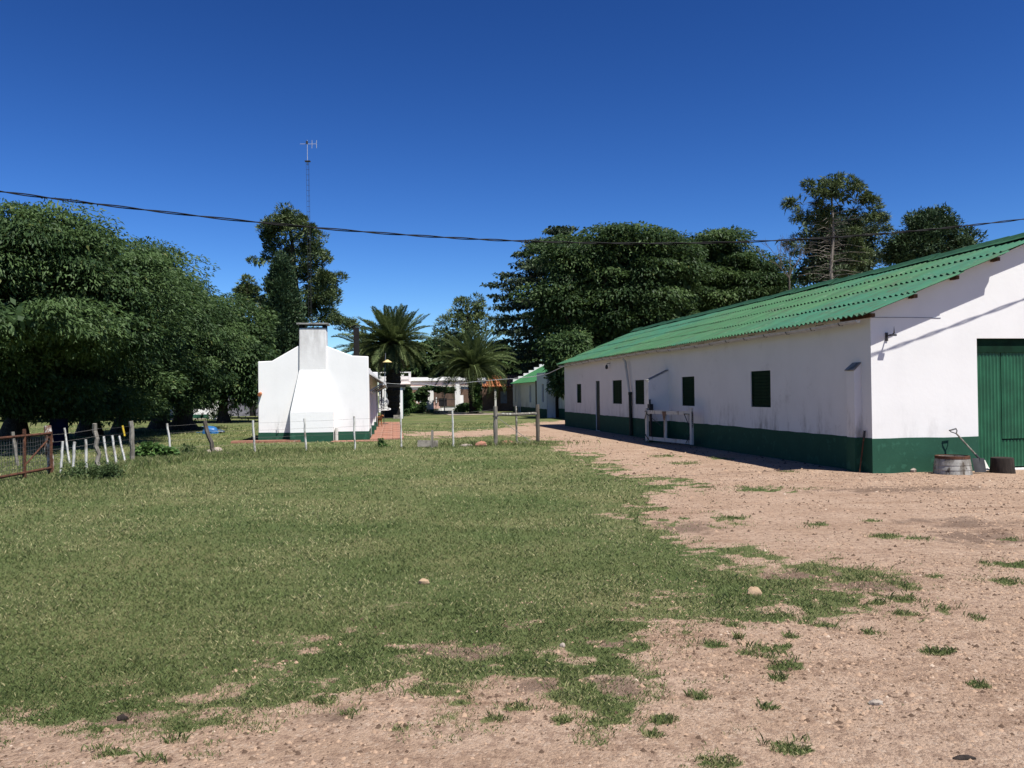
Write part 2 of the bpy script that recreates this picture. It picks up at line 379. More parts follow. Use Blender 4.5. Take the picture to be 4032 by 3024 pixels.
def ground_mat():
    t = NT('earth_and_lawn'); g = t.attr('grass'); mud = t.attr('mud')
    d = t.mix(t.ramp(t.noise(1.2, 5, .65), .3, .7), (.42, .29, .20), (.53, .385, .28))
    d = t.mix(t.ramp(t.noise(.5, 3), .5, .8), d, (.39, .26, .18))
    grit = t.noise(55, 5, .75); d = t.mix(t.ramp(grit, .40, .30), d, (.19, .12, .08)); d = t.mix(t.math('MULTIPLY', t.ramp(grit, .62, .74), .6), d, (.54, .41, .30))
    vo = t.n('ShaderNodeTexVoronoi'); vo.inputs['Scale'].default_value = 58; t.l(t.co, vo.inputs['Vector'])
    vs_ = t.n('ShaderNodeSeparateColor'); t.l(vo.outputs['Color'], vs_.inputs[0])
    d = t.mix(t.math('MULTIPLY', t.ramp(vs_.outputs[0], .70, .98), .45), d, (.20, .13, .09)); d = t.mix(t.math('MULTIPLY', t.ramp(vs_.outputs[1], .76, .99), .40), d, (.62, .50, .39))
    med = t.noise(14, 5, .7); d = t.mix(t.math('MULTIPLY', t.ramp(med, .52, .40), .5), d, (.22, .14, .10))
    trk = t.ramp(t.noise(1.1, 6, .7, (.35, 2.6, 1)), .52, .66)
    d = t.mix(t.math('MULTIPLY', trk, .45), d, (.25, .155, .10))
    d = t.mix(t.math('MULTIPLY', mud, .65), d, (.125, .085, .065))
    l1 = t.mix(t.ramp(t.noise(.45, 5, .65), .35, .68), (.105, .145, .048), (.215, .21, .095))
    l1 = t.mix(t.math('MULTIPLY', t.ramp(t.noise(45, 4, .8), .45, .7), .55), l1, (.048, .070, .024))
    l1 = t.mix(t.math('MULTIPLY', t.ramp(t.noise(23, 4, .8), .55, .72), .45), l1, (.28, .27, .14))
    e = t.math('ADD', g, t.math('MULTIPLY', t.math('SUBTRACT', t.noise(9, 6, .8), .5), 1.1))
    col = t.mix(t.ramp(e, .38, .60), d, l1)
    h = t.math('ADD', t.math('ADD', t.noise(30, 5, .75), t.math('MULTIPLY', t.math('SUBTRACT', .6, vo.outputs['Distance']), .5)), t.math('MULTIPLY', t.noise(120, 3, .7), .5))
    t.bsdf(col, .97, .1, 0, h, .8, .022); return t.m
ground = link('ground', np_mesh('ground', np.stack([XX.ravel(), YY.ravel(), ZZ], 1), quads, ground_mat(), {'grass': Gm, 'mud': Mm}, True), None, 'structure')

# building pads where no blades may grow
def clear_of(x, y):
    ok = np.ones(x.shape, bool)
    for (ox, oy, ang, x0, x1, y0, y1) in ((6.869, 15.83, 9.854, -.05, 8, -.1, 26), (-8.944, 29.169, 8.2, -.1, 4, -.4, 19), (-8.944, 29.169, 8.2, 3.9, 5.0, -.1, 17.5)):
        c, s = math.cos(math.radians(ang)), math.sin(math.radians(ang))
        lx = (x-ox)*c+(y-oy)*s; ly = -(x-ox)*s+(y-oy)*c
        ok &= ~((lx > x0) & (lx < x1) & (ly > y0) & (ly < y1))
    return ok
def wedge(n, y0, y1, pw=1.0):
    y = (rng.random(n)*(y1**pw-y0**pw)+y0**pw)**(1/pw)
    x = (rng.random(n)*2-1)*(.66*y+1.2); return x, y
def blades(x, y, h, w, lean, tint):
    n = len(x); a = rng.random(n)*2*np.pi; b = rng.random(n)*2*np.pi
    z = gz(x, y)
    dx, dy = np.cos(a)*w/2, np.sin(a)*w/2; ln = lean*h
    P0 = np.stack([x-dx, y-dy, z-.004], 1); P1 = np.stack([x+dx, y+dy, z-.004], 1)
    mx, my = x+np.cos(b)*ln*.35, y+np.sin(b)*ln*.35
    P2 = np.stack([mx+dx*.8, my+dy*.8, z+h*.62], 1); P3 = np.stack([x+np.cos(b)*ln, y+np.sin(b)*ln, z+h], 1)
    V = np.stack([P0, P1, P2, P3], 1).reshape(-1, 3)
    return V, np.repeat(tint, 4)
def grow(n, y0, y1):
    y = 1/(1/y1+rng.random(n)*(1/y0-1/y1)); x = (rng.random(n)*2-1)*(.66*y+1.0); g, mud = masks(x, y)
    k = (rng.random(n) < (g-.10)*1.25) & clear_of(x, y); x, y, g = x[k], y[k], g[k]
    n = len(x); patch = fbm(x*.5+3, y*.5, 4); fine = fbm(x*3, y*3, 3)
    h = (.013+.0011*y)*(.5+.9*rng.random(n))*(.6+.8*fine)*(.6+.4*g); w = np.clip(.00075*y, .0028, .03)*(.7+.6*rng.random(n))
    tint = np.clip(.18+.55*patch+.25*(rng.random(n)-.5), 0, .78); dry = rng.random(n) < (.05+.14*sstep(8, 14, y)+.36*sstep(.42, .66, fbm(x*.9+21, y*.9+8, 5))); tint[dry] = .86+.14*rng.random(dry.sum())
    return blades(x, y, h, w, .3+1.1*rng.random(n), tint)
parts_ = [grow(650000, 3.2, 46)]
# taller grass by the rusty gate and along the fence line
def tall(cx, cy, rx, ry, n, h, w):
    x = cx+rng.normal(0, rx, n); y = cy+rng.normal(0, ry, n)
    tint = np.clip(rng.random(n)*.9, 0, .8); dry = rng.random(n) < .3; tint[dry] = .9
    return blades(x, y, h*(.4+.8*rng.random(n)), w*(.7+.6*rng.random(n)), .2+.7*rng.random(n), tint)
for cx, cy, rx, ry, n, h in ((-8.8, 14.6, .9, 1.0, 5000, .07), (-8.9, 17.6, .4, 1.4, 3000, .12), (-7.4, 16.6, 1.3, 1.4, 4500, .06), (-9.0, 21.0, .5, 1.2, 3000, .15), (-8.0, 22.6, 1.4, .7, 3000, .12),
                            (-3.5, 24.9, 2.6, .30, 1600, .07), (-.6, 25.9, 1.2, .3, 1500, .14), (-6.2, 23.9, 1.0, .3, 1200, .12), (-12.5, 19.5, 1.6, 1.2, 2500, .12)):
    parts_.append(tall(cx, cy, rx, ry, n, h, .007))
for cx, cy, ra, rb in tufts:
    n = int(min(600, 60+2400*ra*ra)); ks = rng.integers(4, 10)
    for _ in range(ks):
        q1, q2, q3 = rng.normal(0, .5), rng.normal(0, .5), rng.uniform(.12, .38); parts_.append(tall(cx+q1*ra, cy+q2*rb, ra*q3, rb*q3, max(8, int(n/ks*q3*3)), .018+.034*rng.random(), .0034 if cy < 9 else .0065))
GV = np.concatenate([p[0] for p in parts_]); GT = np.concatenate([p[1] for p in parts_])
GF = np.arange(len(GV)).reshape(-1, 4)
link('grass', np_mesh('grass', GV, GF, LGRASS, {'tint': GT}), None, 'stuff')

# gravel
def gravel_mat():
    t = NT('gravel'); a = t.attr('tint'); col = t.mix(t.ramp(a, .15, .6), (.10, .065, .045), (.42, .29, .20)); col = t.mix(t.ramp(a, .95, 1), col, (.52, .42, .33))  # darkest tone gives part of the pebbles their small cast shadows as colour
    t.bsdf(col, .95, .15); return t.m
def gravel(n, y0, y1, pw, s0):
    x, y = wedge(n, y0, y1, pw); g, mud = masks(x, y); dens = .35+.65*sstep(.38, .62, fbm(x*.6+50, y*.6, 4))
    k = (rng.random(n) < (1-g)*dens) & clear_of(x, y) & (field(x, y) > -1.5); x, y = x[k], y[k]; n = len(x)
    s = s0*np.clip(rng.lognormal(0, .55, n), .4, 3.4)
    O = np.array([[1, 0, 0], [0, 1, 0], [-1, 0, 0], [0, -1, 0], [0, 0, 1.0]])
    V = np.repeat(O[None], n, 0)*(.6+.8*rng.random((n, 5, 3)))
    V[:, :, 2] *= .75; a = rng.random(n)*6.28; c, sn = np.cos(a), np.sin(a)
    X = (V[:, :, 0]*c[:, None]-V[:, :, 1]*sn[:, None])*s[:, None]+x[:, None]; Y = (V[:, :, 0]*sn[:, None]+V[:, :, 1]*c[:, None])*s[:, None]+y[:, None]
    Z = V[:, :, 2]*s[:, None]+gz(x, y)[:, None]-.1*s[:, None]
    T = np.repeat(rng.random(n)**1.5, 5)
    fb = np.array([[0, 1, 4], [1, 2, 4], [2, 3, 4], [3, 0, 4]])
    return np.stack([X, Y, Z], 2).reshape(-1, 3), (np.arange(n)[:, None, None]*5+fb[None]).reshape(-1, 3), T
gs = [gravel(60000, 3.2, 8, 2., .0060), gravel(45000, 8, 16, 2., .0085), gravel(24000, 16, 32, 2., .016)]
off = 0; gV, gF, gT = [], [], []
for v_, f_, t_ in gs: gV.append(v_); gF.append(f_+off); gT.append(t_); off += len(v_)
link('gravel', np_mesh('gravel', np.concatenate(gV), np.concatenate(gF), gravel_mat(), {'tint': np.concatenate(gT)}), None, 'stuff')

# ------------------------------------------------------------------ building helpers
def wall_holes(mb, fn, u0, u1, z0, z1, holes, rec):
    us = sorted({u0, u1, *[h[0] for h in holes], *[h[2] for h in holes]}); zs = sorted({z0, z1, *[min(max(h[1], z0), z1) for h in holes], *[min(max(h[3], z0), z1) for h in holes]})
    for i in range(len(us)-1):
        for j in range(len(zs)-1):
            um, zm = (us[i]+us[i+1])/2, (zs[j]+zs[j+1])/2
            if any(h[0] < um < h[2] and h[1] < zm < h[3] for h in holes): continue
            mb.add([fn(us[i], zs[j], 0), fn(us[i+1], zs[j], 0), fn(us[i+1], zs[j+1], 0), fn(us[i], zs[j+1], 0)], [(0, 1, 2, 3)])
    for (a, b, c, d) in holes:
        b = max(b, z0); d = min(d, z1)
        if d <= b: continue
        ring = [(a, b), (c, b), (c, d), (a, d)]
        for q in range(4):
            p, r = ring[q], ring[(q+1) % 4]
            if p[1] == r[1] == z0: continue
            mb.add([fn(*p, 0), fn(*r, 0), fn(*r, rec), fn(*p, rec)], [(0, 1, 2, 3)])
def corrugated(mb, fn, u0, u1, v0, v1, pitch, amp, per=4, lip=.012):
    n = max(2, int(round((u1-u0)/pitch*per)))
    for i in range(n):
        a, b = u0+(u1-u0)*i/n, u0+(u1-u0)*(i+1)/n
        ha, hb = amp*math.sin(2*math.pi*(a-u0)/pitch), amp*math.sin(2*math.pi*(b-u0)/pitch)
        q = [fn(a, v0, ha), fn(b, v0, hb), fn(b, v1, hb), fn(a, v1, ha)]
        fs = [(0, 1, 2, 3)]
        if lip: q += [fn(a, v0, ha-lip), fn(b, v0, hb-lip)]; fs.append((0, 1, 5, 4))
        mb.add(q, fs)
    return mb

# ------------------------------------------------------------------ the long barn
BL, BW = 25.1, 7.54
barn = thing('barn', 'long white barn with green painted base and green corrugated roof on the right', 'barn', (6.869, 15.83, 0), math.radians(9.854))
EZ, SL = 2.98, 0.41
def rz(s): return EZ+SL*((s if s <= BW/2 else BW-s)+.31)
wins = [(21.9, 1.13, 22.71, 1.99), (15.82, 1.15, 17.02, 2.06), (13.24, 1.16, 14.23, 2.02), (8.72, 1.16, 9.72, 2.04), (4.03, 1.19, 5.07, 2.08)]
sdoor = (18.87, 0.0, 19.48, 2.08)
gdoor = (2.28, 0.0, 5.28, 2.57)
mb = MB()
side = lambda u, z, d: (d, u, z)
gab = lambda u, z, d: (u, d, z)
WT = 2.92
wall_holes(mb, side, 0, BL, -.1, WT, wins+[sdoor], .075)
mg = MB(); wall_holes(mg, gab, 0, BW, -.1, WT, [gdoor], .22)
mg.add([(0, 0, WT), (BW, 0, WT), (BW, 0, rz(BW)-.05), (BW/2, 0, rz(BW/2)-.05), (0, 0, rz(0)-.05)], [(0, 1, 2, 3, 4)])
mb.add([(0, 0, WT), (0, BL, WT), (0, BL, rz(0)-.05), (0, 0, rz(0)-.05)], [(0, 1, 2, 3)])
mb.add([(0, BL, -.1), (BW, BL, -.1), (BW, BL, rz(BW)-.05), (BW/2, BL, rz(BW/2)-.05), (0, BL, rz(0)-.05)], [(0, 1, 2, 3, 4)])
mb.add([(BW, 0, -.1), (BW, BL, -.1), (BW, BL, rz(BW)-.05), (BW, 0, rz(BW)-.05)], [(0, 1, 2, 3)])
mb.build('wall', MW, barn)
mg.build('gable_wall', MWG, barn)
# painted base, a thin render coat standing 8 mm proud
class Coats(list):
    def build(s_, name, mat, parent): return [m.build(name, mat, parent) for m in s_]
def base_coat(segs):
    out = Coats()
    for fn, u0, u1, zt in segs:
        m = MB(); n = max(1, int((u1-u0)/.35)); P = []
        for i in range(n+1):
            a = u0+(u1-u0)*i/n; q = zt+random.uniform(-.010, .010); P += [fn(a, -.1, -.008), fn(a, q, -.008), fn(a, q, 0)]
        m.add(P, [f for i in range(n) for f in ((3*i, 3*i+3, 3*i+4, 3*i+1), (3*i+1, 3*i+4, 3*i+5, 3*i+2))]); out.append(m)
    return out
base_coat([(side, -.008, 18.87, .662), (side, 19.48, BL, .675), (gab, -.008, 2.28, .648), (gab, 5.28, BW, .65)]).build('painted_base', MGB, barn)
# windows: closed shutters made of slats
for (u0, z0, u1, z1) in wins:
    f = MB(); w = .045
    for c, sz in (((.05, (u0+u1)/2, z0+w/2), (.05, u1-u0-.004, w)), ((.05, (u0+u1)/2, z1-w/2), (.05, u1-u0-.004, w)), ((.05, u0+w/2+.002, (z0+z1)/2), (.05, w, z1-z0-2*w)), ((.05, u1-w/2-.002, (z0+z1)/2), (.05, w, z1-z0-2*w))): f.box(c, sz)
    f.box((.09, (u0+u1)/2, (z0+z1)/2), (.012, u1-u0-.004, z1-z0-.004))
    wo_ = f.build('window', MGS, barn)
    n = 10; sm = MB().box((0, 0, 0), (.018, u1-u0-2*w-.006, (z1-z0-2*w)/n*1.02), Matrix.Rotation(math.radians(-16), 3, 'Y')).mesh('slat', MGS)
    for i in range(n):
        sl_ = link('slat', sm, wo_); sl_.location = (.052, (u0+u1)/2, z0+w+(i+.5)*(z1-z0-2*w)/n)
d_ = MB().box((.06, (sdoor[0]+sdoor[2])/2, 1.03), (.05, .605, 2.06)); d_.box((.03, (sdoor[0]+sdoor[2])/2, 1.2), (.02, .40, .06)); d_.box((.03, (sdoor[0]+sdoor[2])/2, .3), (.02, .40, .06))
sd = d_.build('side_door', MDK, barn)
MB().box((.02, 18.98, 1.0), (.03, .03, .14)).build('handle', MIR, sd)
# gable door: corrugated iron sheets hung under a dark lintel
lt = MB().box((3.78, .13, 2.43), (2.996, .12, .275)); lt.build('door_lintel', MGS, barn)
pw = .60
for i in range(5):
    m = MB(); x0 = 2.285+i*pw; top = 2.29
    if i == 1:
        corrugated(m, lambda u, v, h: (u, .10+h, v), x0+.012, x0+pw-.004, .585, top, .076, .011, 4, 0)
    else:
        corrugated(m, lambda u, v, h: (u, .10+h, v), x0+.004, x0+pw-(.012 if i == 0 else .004), .03, top+.004*i, .076, .011, 4, 0)
    p = m.build('door_panel', MGD, barn)
    if i == 1:
        m2 = MB(); corrugated(m2, lambda u, v, h: (u, .118+h, v), x0+.012, x0+pw-.004, .03, .56, .076, .011, 4, 0); m2.build('door_flap', MGD, barn)
MB().box((3.78, .20, 1.25), (2.996, .02, 2.6)).build('door_backing', MDK, barn)
h_ = MB(); h_.tube([(2.30, .07, .45), (2.30, .05, .62), (2.36, .05, .62)], .012, 6); h_.box((2.31, .07, .5), (.03, .02, .16)); h_.build('door_latch', MIR, barn)
# roof
n_c = 24; PT = 25.75/n_c; t_start = -.38
courses = [(-.31, .74), (.70, 1.74), (1.70, 2.74), (2.70, 3.76)]
roof = MB()
slope = math.hypot(1, SL)
corrugated(roof, lambda u, v, h: (v, u, rz(v)+h), t_start, t_start+25.75, BW+.33, BW/2, .177, .026, 2, 0)
roof_o = roof.build('roof', MROOF2, barn)
cs, sn_ = 1/slope, SL/slope
for k, (s0, s1) in enumerate(courses):
    ln = (s1-s0)*slope
    m = MB()
    corrugated(m, lambda u, v, h: (v*cs-(h+.034*(1-v/ln))*sn_, u, v*sn_+(h+.034*(1-v/ln))*cs), 0, PT+.02, 0, ln, PT/6, .029, 4, .016)
    me = m.mesh('roof_sheet', MROOF, True)
    for i in range(n_c):
        o = link('roof_sheet', me, roof_o)
        o.location = (s0+random.uniform(-.012, .012), t_start+i*PT+(.16 if k == 3 else 0)+random.uniform(-.006, .006), rz(s0)-.005+random.uniform(-.004, .004))
        o.rotation_euler = (random.uniform(-.003, .003), random.uniform(-.004, .004), random.uniform(-.004, .004))
m = MB(); L_ = 1.10
prof = [(-.30, -.095), (-.16, -.035), (-.10, .02), (-.06, .06), (0, .078), (.06, .06), (.10, .02), (.16, -.035), (.30, -.095)]
for i in range(len(prof)-1):
    a, b = prof[i], prof[i+1]
    m.add([(a[0], 0, a[1]+.012), (b[0], 0, b[1]+.012), (b[0], L_, b[1]), (a[0], L_, a[1]), (a[0], 0, a[1]-.012), (b[0], 0, b[1]-.012)], [(0, 1, 2, 3), (0, 1, 5, 4)])
me = m.mesh('ridge_tile', MROOFD, True)
for i in range(n_c):
    o = link('ridge_tile', me, roof_o); o.location = (BW/2, t_start+.14+i*PT, rz(BW/2)+.035+random.uniform(-.012, .012)); o.rotation_euler = (random.uniform(-.008, .008), 0, random.uniform(-.01, .01))
for s in (-.05, .85, 1.75, 2.65, 3.55):
    MB().box((s, .36, rz(s)-.085), (.08, 1.06, .07)).build('purlin', MBW, barn)
# eaves gutter on strap brackets, and its pipes
gx = -.245
gl_ = [(gx, t, 2.925-.012*math.sin(t*.9)-.02*math.sin(t*.31)+.006*math.sin(t*2.3)) for t in np.linspace(.02, BL, 52)]
gm = MB()
for i in range(len(gl_)-1):
    for k in range(6):
        q0, q1 = math.pi*(1+k/6), math.pi*(1+(k+1)/6); R_ = .058
        A, B = gl_[i], gl_[i+1]
        gm.add([(A[0]+R_*math.cos(q0), A[1], A[2]+R_*math.sin(q0)), (A[0]+R_*math.cos(q1), A[1], A[2]+R_*math.sin(q1)), (B[0]+R_*math.cos(q1), B[1], B[2]+R_*math.sin(q1)), (B[0]+R_*math.cos(q0), B[1], B[2]+R_*math.sin(q0))], [(0, 1, 2, 3)])
gut = gm.build('gutter', MMT, barn, True)
ce = MB(); ce.add([(gl_[0][0]+.058*math.cos(math.pi*(1+k/8)), .015, gl_[0][2]+.058*math.sin(math.pi*(1+k/8))) for k in range(9)], [tuple(range(9))]); ce.build('end_cap', MPW, gut)
bm_ = MB(); bm_.tube([(gx+.066*math.cos(math.pi*(1+k/8)), 0, .066*math.sin(math.pi*(1+k/8))) for k in range(9)]+[(gx+.066, 0, .05), (.0, 0, .07)], .007, 4); bme = bm_.mesh('gutter_bracket', MIR)
for t in np.arange(.6, BL, 1.05):
    o = link('gutter_bracket', bme, gut); o.location = (0, t, np.interp(t, [g[1] for g in gl_], [g[2] for g in gl_]))
MB().tube([(gx+.02, 14.94, 2.83), (gx+.1, 14.90, 2.72), (-.10, 14.6, 1.62), (-.085, 14.56, 1.5)], .045, 8).build('downpipe', MPW, barn, True)
dp = MB().tube([(-.085, 14.55, 1.58), (-.085, 14.52, .9), (-.085, 14.5, .02)], .062, 8); dp.tube([(-.085, 14.55, 1.50), (-.085, 14.55, 1.6)], .075, 8); dp.build('pipe_base', MDK, barn, True)
# two buttresses
def buttress(y0, y1, p, zo, zi, foot):
    m = MB(); P = [(0, -.1), (-foot, -.1), (-foot, .0), (-p, .7), (-p, zo), (0, zi)]
    m.prism(P, y0, y1)
    b = m.build('buttress', MW, barn)
    a = Vector((-p-.03, (y0+y1)/2, zo+.012)); e = Vector((.0, (y0+y1)/2, zi+.012+.01))
    MB().bar(a, e, y1-y0+.02, .02).build('coping', MCEM, b)
    g = MB(); k = foot+.008
    g.add([(-k, y0-.008, -.1), (-k, y1+.008, -.1), (-p-.008, y1+.008, .66), (-p-.008, y0-.008, .66), (0, y0-.008, -.1), (0, y1+.008, -.1), (0, y1+.008, .66), (0, y0-.008, .66)], [(0, 1, 2, 3), (0, 3, 7, 4), (1, 5, 6, 2), (3, 2, 6, 7)])
    g.build('painted_foot', MGB, b)
buttress(10.84, 11.1, .68, 1.95, 2.27, .69)
buttress(.33, .60, .15, 1.96, 2.10, .17)
# small fittings on the walls
k = MB(); k.box((.33, -.012, 2.60), (.05, .02, .16)); k.tube([(.33, -.02, 2.62), (.33, -.16, 2.62), (.36, -.2, 2.66), (.36, -.2, 2.80)], .014, 6); k.box((.345, -.19, 2.62), (.12, .05, .035)); k.build('wall_hook', MIR, barn)
k = MB(); k.tube([(0, 17.3, 2.74), (-.12, 17.3, 2.74), (-.15, 17.3, 2.68)], .012, 6); k.lathe([(.02, .0), (.05, -.04), (.06, -.13), (.03, -.17)], (-.15, 17.3, 2.69), 8); k.build('wall_lamp', MIR, barn)
MB().tube([(.02, -.006, 2.97), (.8, -.006, 2.972), (1.5, -.006, 2.968)], .006, 5).build('wall_cable', MGREY, barn)

# iron rod leaning on the barn corner
rod = thing('iron_bar', 'thin iron bar with dark top leaning on the shaded barn wall beside the corner', 'iron bar', barn.matrix_basis @ Vector((-.15, .20, 0)), barn.rotation_euler.z)
MB().tube([(0, 0, 0), (.09, -.02, .66)], .013, 6).build('shaft', MRU, rod, True); MB().tube([(.09, -.02, .66), (.105, -.025, .80)], .022, 6).build('grip', MIR, rod, True)

# white field gate folded open against the barn
gA = barn.matrix_basis @ Vector((-.80, 10.75, 0)); gB = barn.matrix_basis @ Vector((-.36, 8.02, 0))
ga = thing('field_gate', 'white wooden field gate swung open along the shaded barn wall', 'gate', (gA.x, gA.y, 0), math.atan2(gB.y-gA.y, gB.x-gA.x))
gl2 = (gB-gA).length
MB().box((.05, 0, .56), (.11, .07, 1.05)).build('hinge_stile', MPW, ga); MB().box((gl2-.05, 0, .60), (.10, .07, 1.06)).build('latch_stile', MPW, ga)
MB().box((gl2/2, -.004, .965), (gl2-.2, .06, .11)).build('top_rail', MPW, ga); MB().box((gl2/2, -.004, .135), (gl2-.2, .06, .11)).build('bottom_rail', MPW, ga)
MB().box((gl2*.44, -.002, .55), (.10, .062, .72)).build('middle_post', MPW, ga)
pl = MB(); pl.add([(gl2*.44-.13, -.045, 1.0), (gl2*.44+.13, -.045, 1.0), (gl2*.44+.04, -.045, .74), (gl2*.44-.04, -.045, .74), (gl2*.44-.13, -.038, 1.0), (gl2*.44+.13, -.038, 1.0), (gl2*.44+.04, -.038, .74), (gl2*.44-.04, -.038, .74)], [(0, 1, 2, 3), (4, 5, 6, 7), (0, 1, 5, 4), (1, 2, 6, 5), (2, 3, 7, 6), (3, 0, 4, 7)]); pl.build('gusset_plate', MBRN, ga)
MB().tube([(.14, -.045, .9), (gl2*.38, -.045, .55)], .01, 5).build('tie_rod', MIR, ga)
hh = MB(); hh.tube([(.02, -.05, .98), (.16, -.05, .98), (.0, -.05, .74)], .014, 5); hh.tube([(.0, -.05, .26), (.22, -.05, .10)], .014, 5); hh.build('hinge_strap', MIR, ga)
lb = MB(); lb.tube([(gl2-.36, -.05, .94), (gl2-.12, -.05, .62)], .012, 5); lb.tube([(gl2-.36, -.05, .945), (gl2-.1, -.05, .945), (gl2-.12, -.05, .6)], .012, 5); lb.tube([(gl2-.3, -.05, .1), (gl2-.1, -.05, .3)], .01, 5); lb.build('corner_brace', MIR, ga)
ch = MB()
for i in range(8):
    z = .98-.055*i; x = gl2+.03+.01*math.sin(i*1.3)
    q = [(x+.016*math.cos(a_)*(1 if i % 2 else .3), -.02+.016*math.cos(a_)*(.3 if i % 2 else 1), z+.034*math.sin(a_)) for a_ in np.linspace(0, 2*math.pi, 9)]
    ch.tube(q, .006, 4, False)
ch.build('chain', MIR, ga)
hp = MB(); hp.box((.03, .14, 1.10), (.16, .12, .22)); hp.tube([(.0, .14, 1.2), (.0, .14, 1.36)], .03, 6); hp.box((.05, .14, .55), (.06, .06, .9)); hp.build('hinge_bracket', MIR, ga)

# things in front of the gable
b0 = gp(3762, 1866)
br = thing('barrel', 'worn whitish half barrel with rusty rim upside down in front of the barn gable', 'barrel', (b0.x, b0.y+.1, 0))
MB().lathe([(.335, -.02), (.325, .06), (.322, .07), (.328, .08), (.315, .15), (.311, .16), (.317, .17), (.292, .30), (.285, .325), (.262, .32), (.26, .24), (.05, .22)], n=26).build('staves', MBARREL, br, True)
MB().lathe([(.300, .285), (.296, .335), (.268, .338), (.262, .29)], n=26).build('rim', MRU, br, True)
s0 = gp(3868, 1862)
sv = thing('shovel', 'shovel with wooden handle standing beside the half barrel, leaning on the barn', 'shovel', (s0.x, s0.y, 0))
top = Vector((-.33, .40, .80)); blade_t = Vector((.0, .09, .26))
MB().tube([blade_t, blade_t*.6+top*.4, top*.86+blade_t*.14], [.018, .016, .016], 8).build('handle', MGW, sv, True)
u_ = (top-blade_t).normalized(); y0_ = top*.86+blade_t*.14; sd_ = Vector((1, .1, .25)).normalized()
gr = MB(); gr.tube([y0_, y0_+u_*.06-sd_*.06, top-sd_*.065], .011, 6); gr.tube([y0_, y0_+u_*.06+sd_*.06, top+sd_*.065], .011, 6); gr.tube([top-sd_*.075, top+sd_*.075], .014, 6); gr.build('grip', MIR, sv, True)
bl = MB(); nn = 6
pr = []
for j in range(5):
    z = .01+.26*j/4
    for i in range(nn+1):
        x = -.115+.23*i/nn; pr.append((x*(1 if j else .93)-.02, .0+.085*z/.27-.03*(1-(2*i/nn-1)**2)*.8+.02, z))
bl.add(pr, [(j*(nn+1)+i, j*(nn+1)+i+1, (j+1)*(nn+1)+i+1, (j+1)*(nn+1)+i) for j in range(4) for i in range(nn)])
bl.tube([(-.02, .055, .12), blade_t, blade_t+u_*.1], [.012, .022, .02], 6); bl.build('blade', MIR, sv, True)
s1 = gp(3965, 1862)
st = tag(MB().lathe([(.0, .27), (.20, .28), (.275, .272), (.283, .25), (.29, .12), (.315, .0), (.31, -.03)], n=18).build('tree_stump', MSTUMP, None, True), 'short dark tree stump beside the green barn door', 'stump'); st.location = (s1.x+.02, s1.y+.18, 0); st.scale = (.70, .70, 1)
rg = gp(3905, 1855)
rag = MB(); gn = 7
for j in range(gn):
    for i in range(gn): rag.v.append((rg.x-.12+.3*i/6, rg.y+.05+.2*j/6, max(.006, .22*math.exp(-((i-1.4)**2/2.2+(j-4)**2/5))+.012*math.sin(i*2.1+j))))
rag.f = [(j*gn+i, j*gn+i+1, (j+1)*gn+i+1, (j+1)*gn+i) for j in range(gn-1) for i in range(gn-1)]
tag(rag.build('sack', MPW, None, True), 'crumpled pale sack on the ground between shovel and stump', 'sack')
q = gp(3588, 1856); tag(MB().rock((q.x, q.y-.06, .02), (.07, .06, .05), 4).build('stone', MSTONE), 'small pale stone at the foot of the barn gable', 'stone')

# ------------------------------------------------------------------ white cottage with the chimney
HR = math.radians(8.2)
cot = thing('cottage', 'small white cottage with broad chimney and green base behind the wire fence', 'cottage', (-8.944, 29.169, 0), HR)
HW, HD = 3.84, 18.5
top_ = [(0, 2.83), (.48, 2.85), (1.77, 3.60), (3.27, 3.02), (HW, 2.99)]
w = MB()
gpoly = [(0, -.1)]+[(HW, -.1)]+top_[::-1]
w.prism(gpoly, 0, .22)
w.box((.11, HD/2+.11, 1.25), (.22, HD-.22, 2.7))
hol = [(2.4, .02, 3.25, 2.02), (6.2, .9, 7.2, 1.9), (10.2, .02, 11.1, 2.02)]
wall_holes(w, lambda u, z, d: (HW-.004-d, u, z), .22, HD, -.1, 2.6, hol, .12)
steps = [(0, 2.9)]+[p for i in range(5) for p in ((i*.38, 2.95+.22*i), ((i+1)*.38, 2.95+.22*i))]+[(HW-i*.38, 2.95+.22*i) for i in range(4, -1, -1) for _ in (0,)]
sp = [(0, -.1), (HW, -.1)]
zz_ = 2.93
pts = []
for i in range(5): pts += [(HW-.42*i, 2.93+.21*i), (HW-.42*(i+1), 2.93+.21*i)]
pts2 = [(HW-x, z) for x, z in pts[::-1]]
w.prism(sp+pts+pts2, HD-.02, HD+.2)
def soften(o, wd):
    b = o.modifiers.new('bevel', 'BEVEL'); b.width = wd; b.segments = 2; b.limit_method = 'ANGLE'; b.angle_limit = math.radians(50); return o
soften(w.build('wall', MWc, cot), .025)
for (a, b, c, d) in hol: MB().box((HW-.10, (a+c)/2, (b+d)/2), (.03, c-a-.004, d-b-.004)).build('door' if b < .1 else 'window', MBRN if b < .1 else MGS, cot)
fr = lambda u, z, d: (u, d, z)
rs = lambda u, z, d: (HW-d, u, z)
base_coat([(fr, -.008, HW+.008, .315), (rs, -.008, 2.4, .34), (rs, 3.25, 10.2, .36), (rs, 11.1, HD, .42), (lambda u, z, d: (d, u, z), -.008, HD, .30)]).build('painted_base', MGB, cot)
for t in (3.5, 7.6, 12.0):
    p_ = MB().box((HW+.045, t, .78), (.10, .34, 1.76)).build('pilaster', MWc, cot)
    MB().box((HW+.05, t, .15), (.12, .36, .5)).build('painted_foot', MGB, p_)
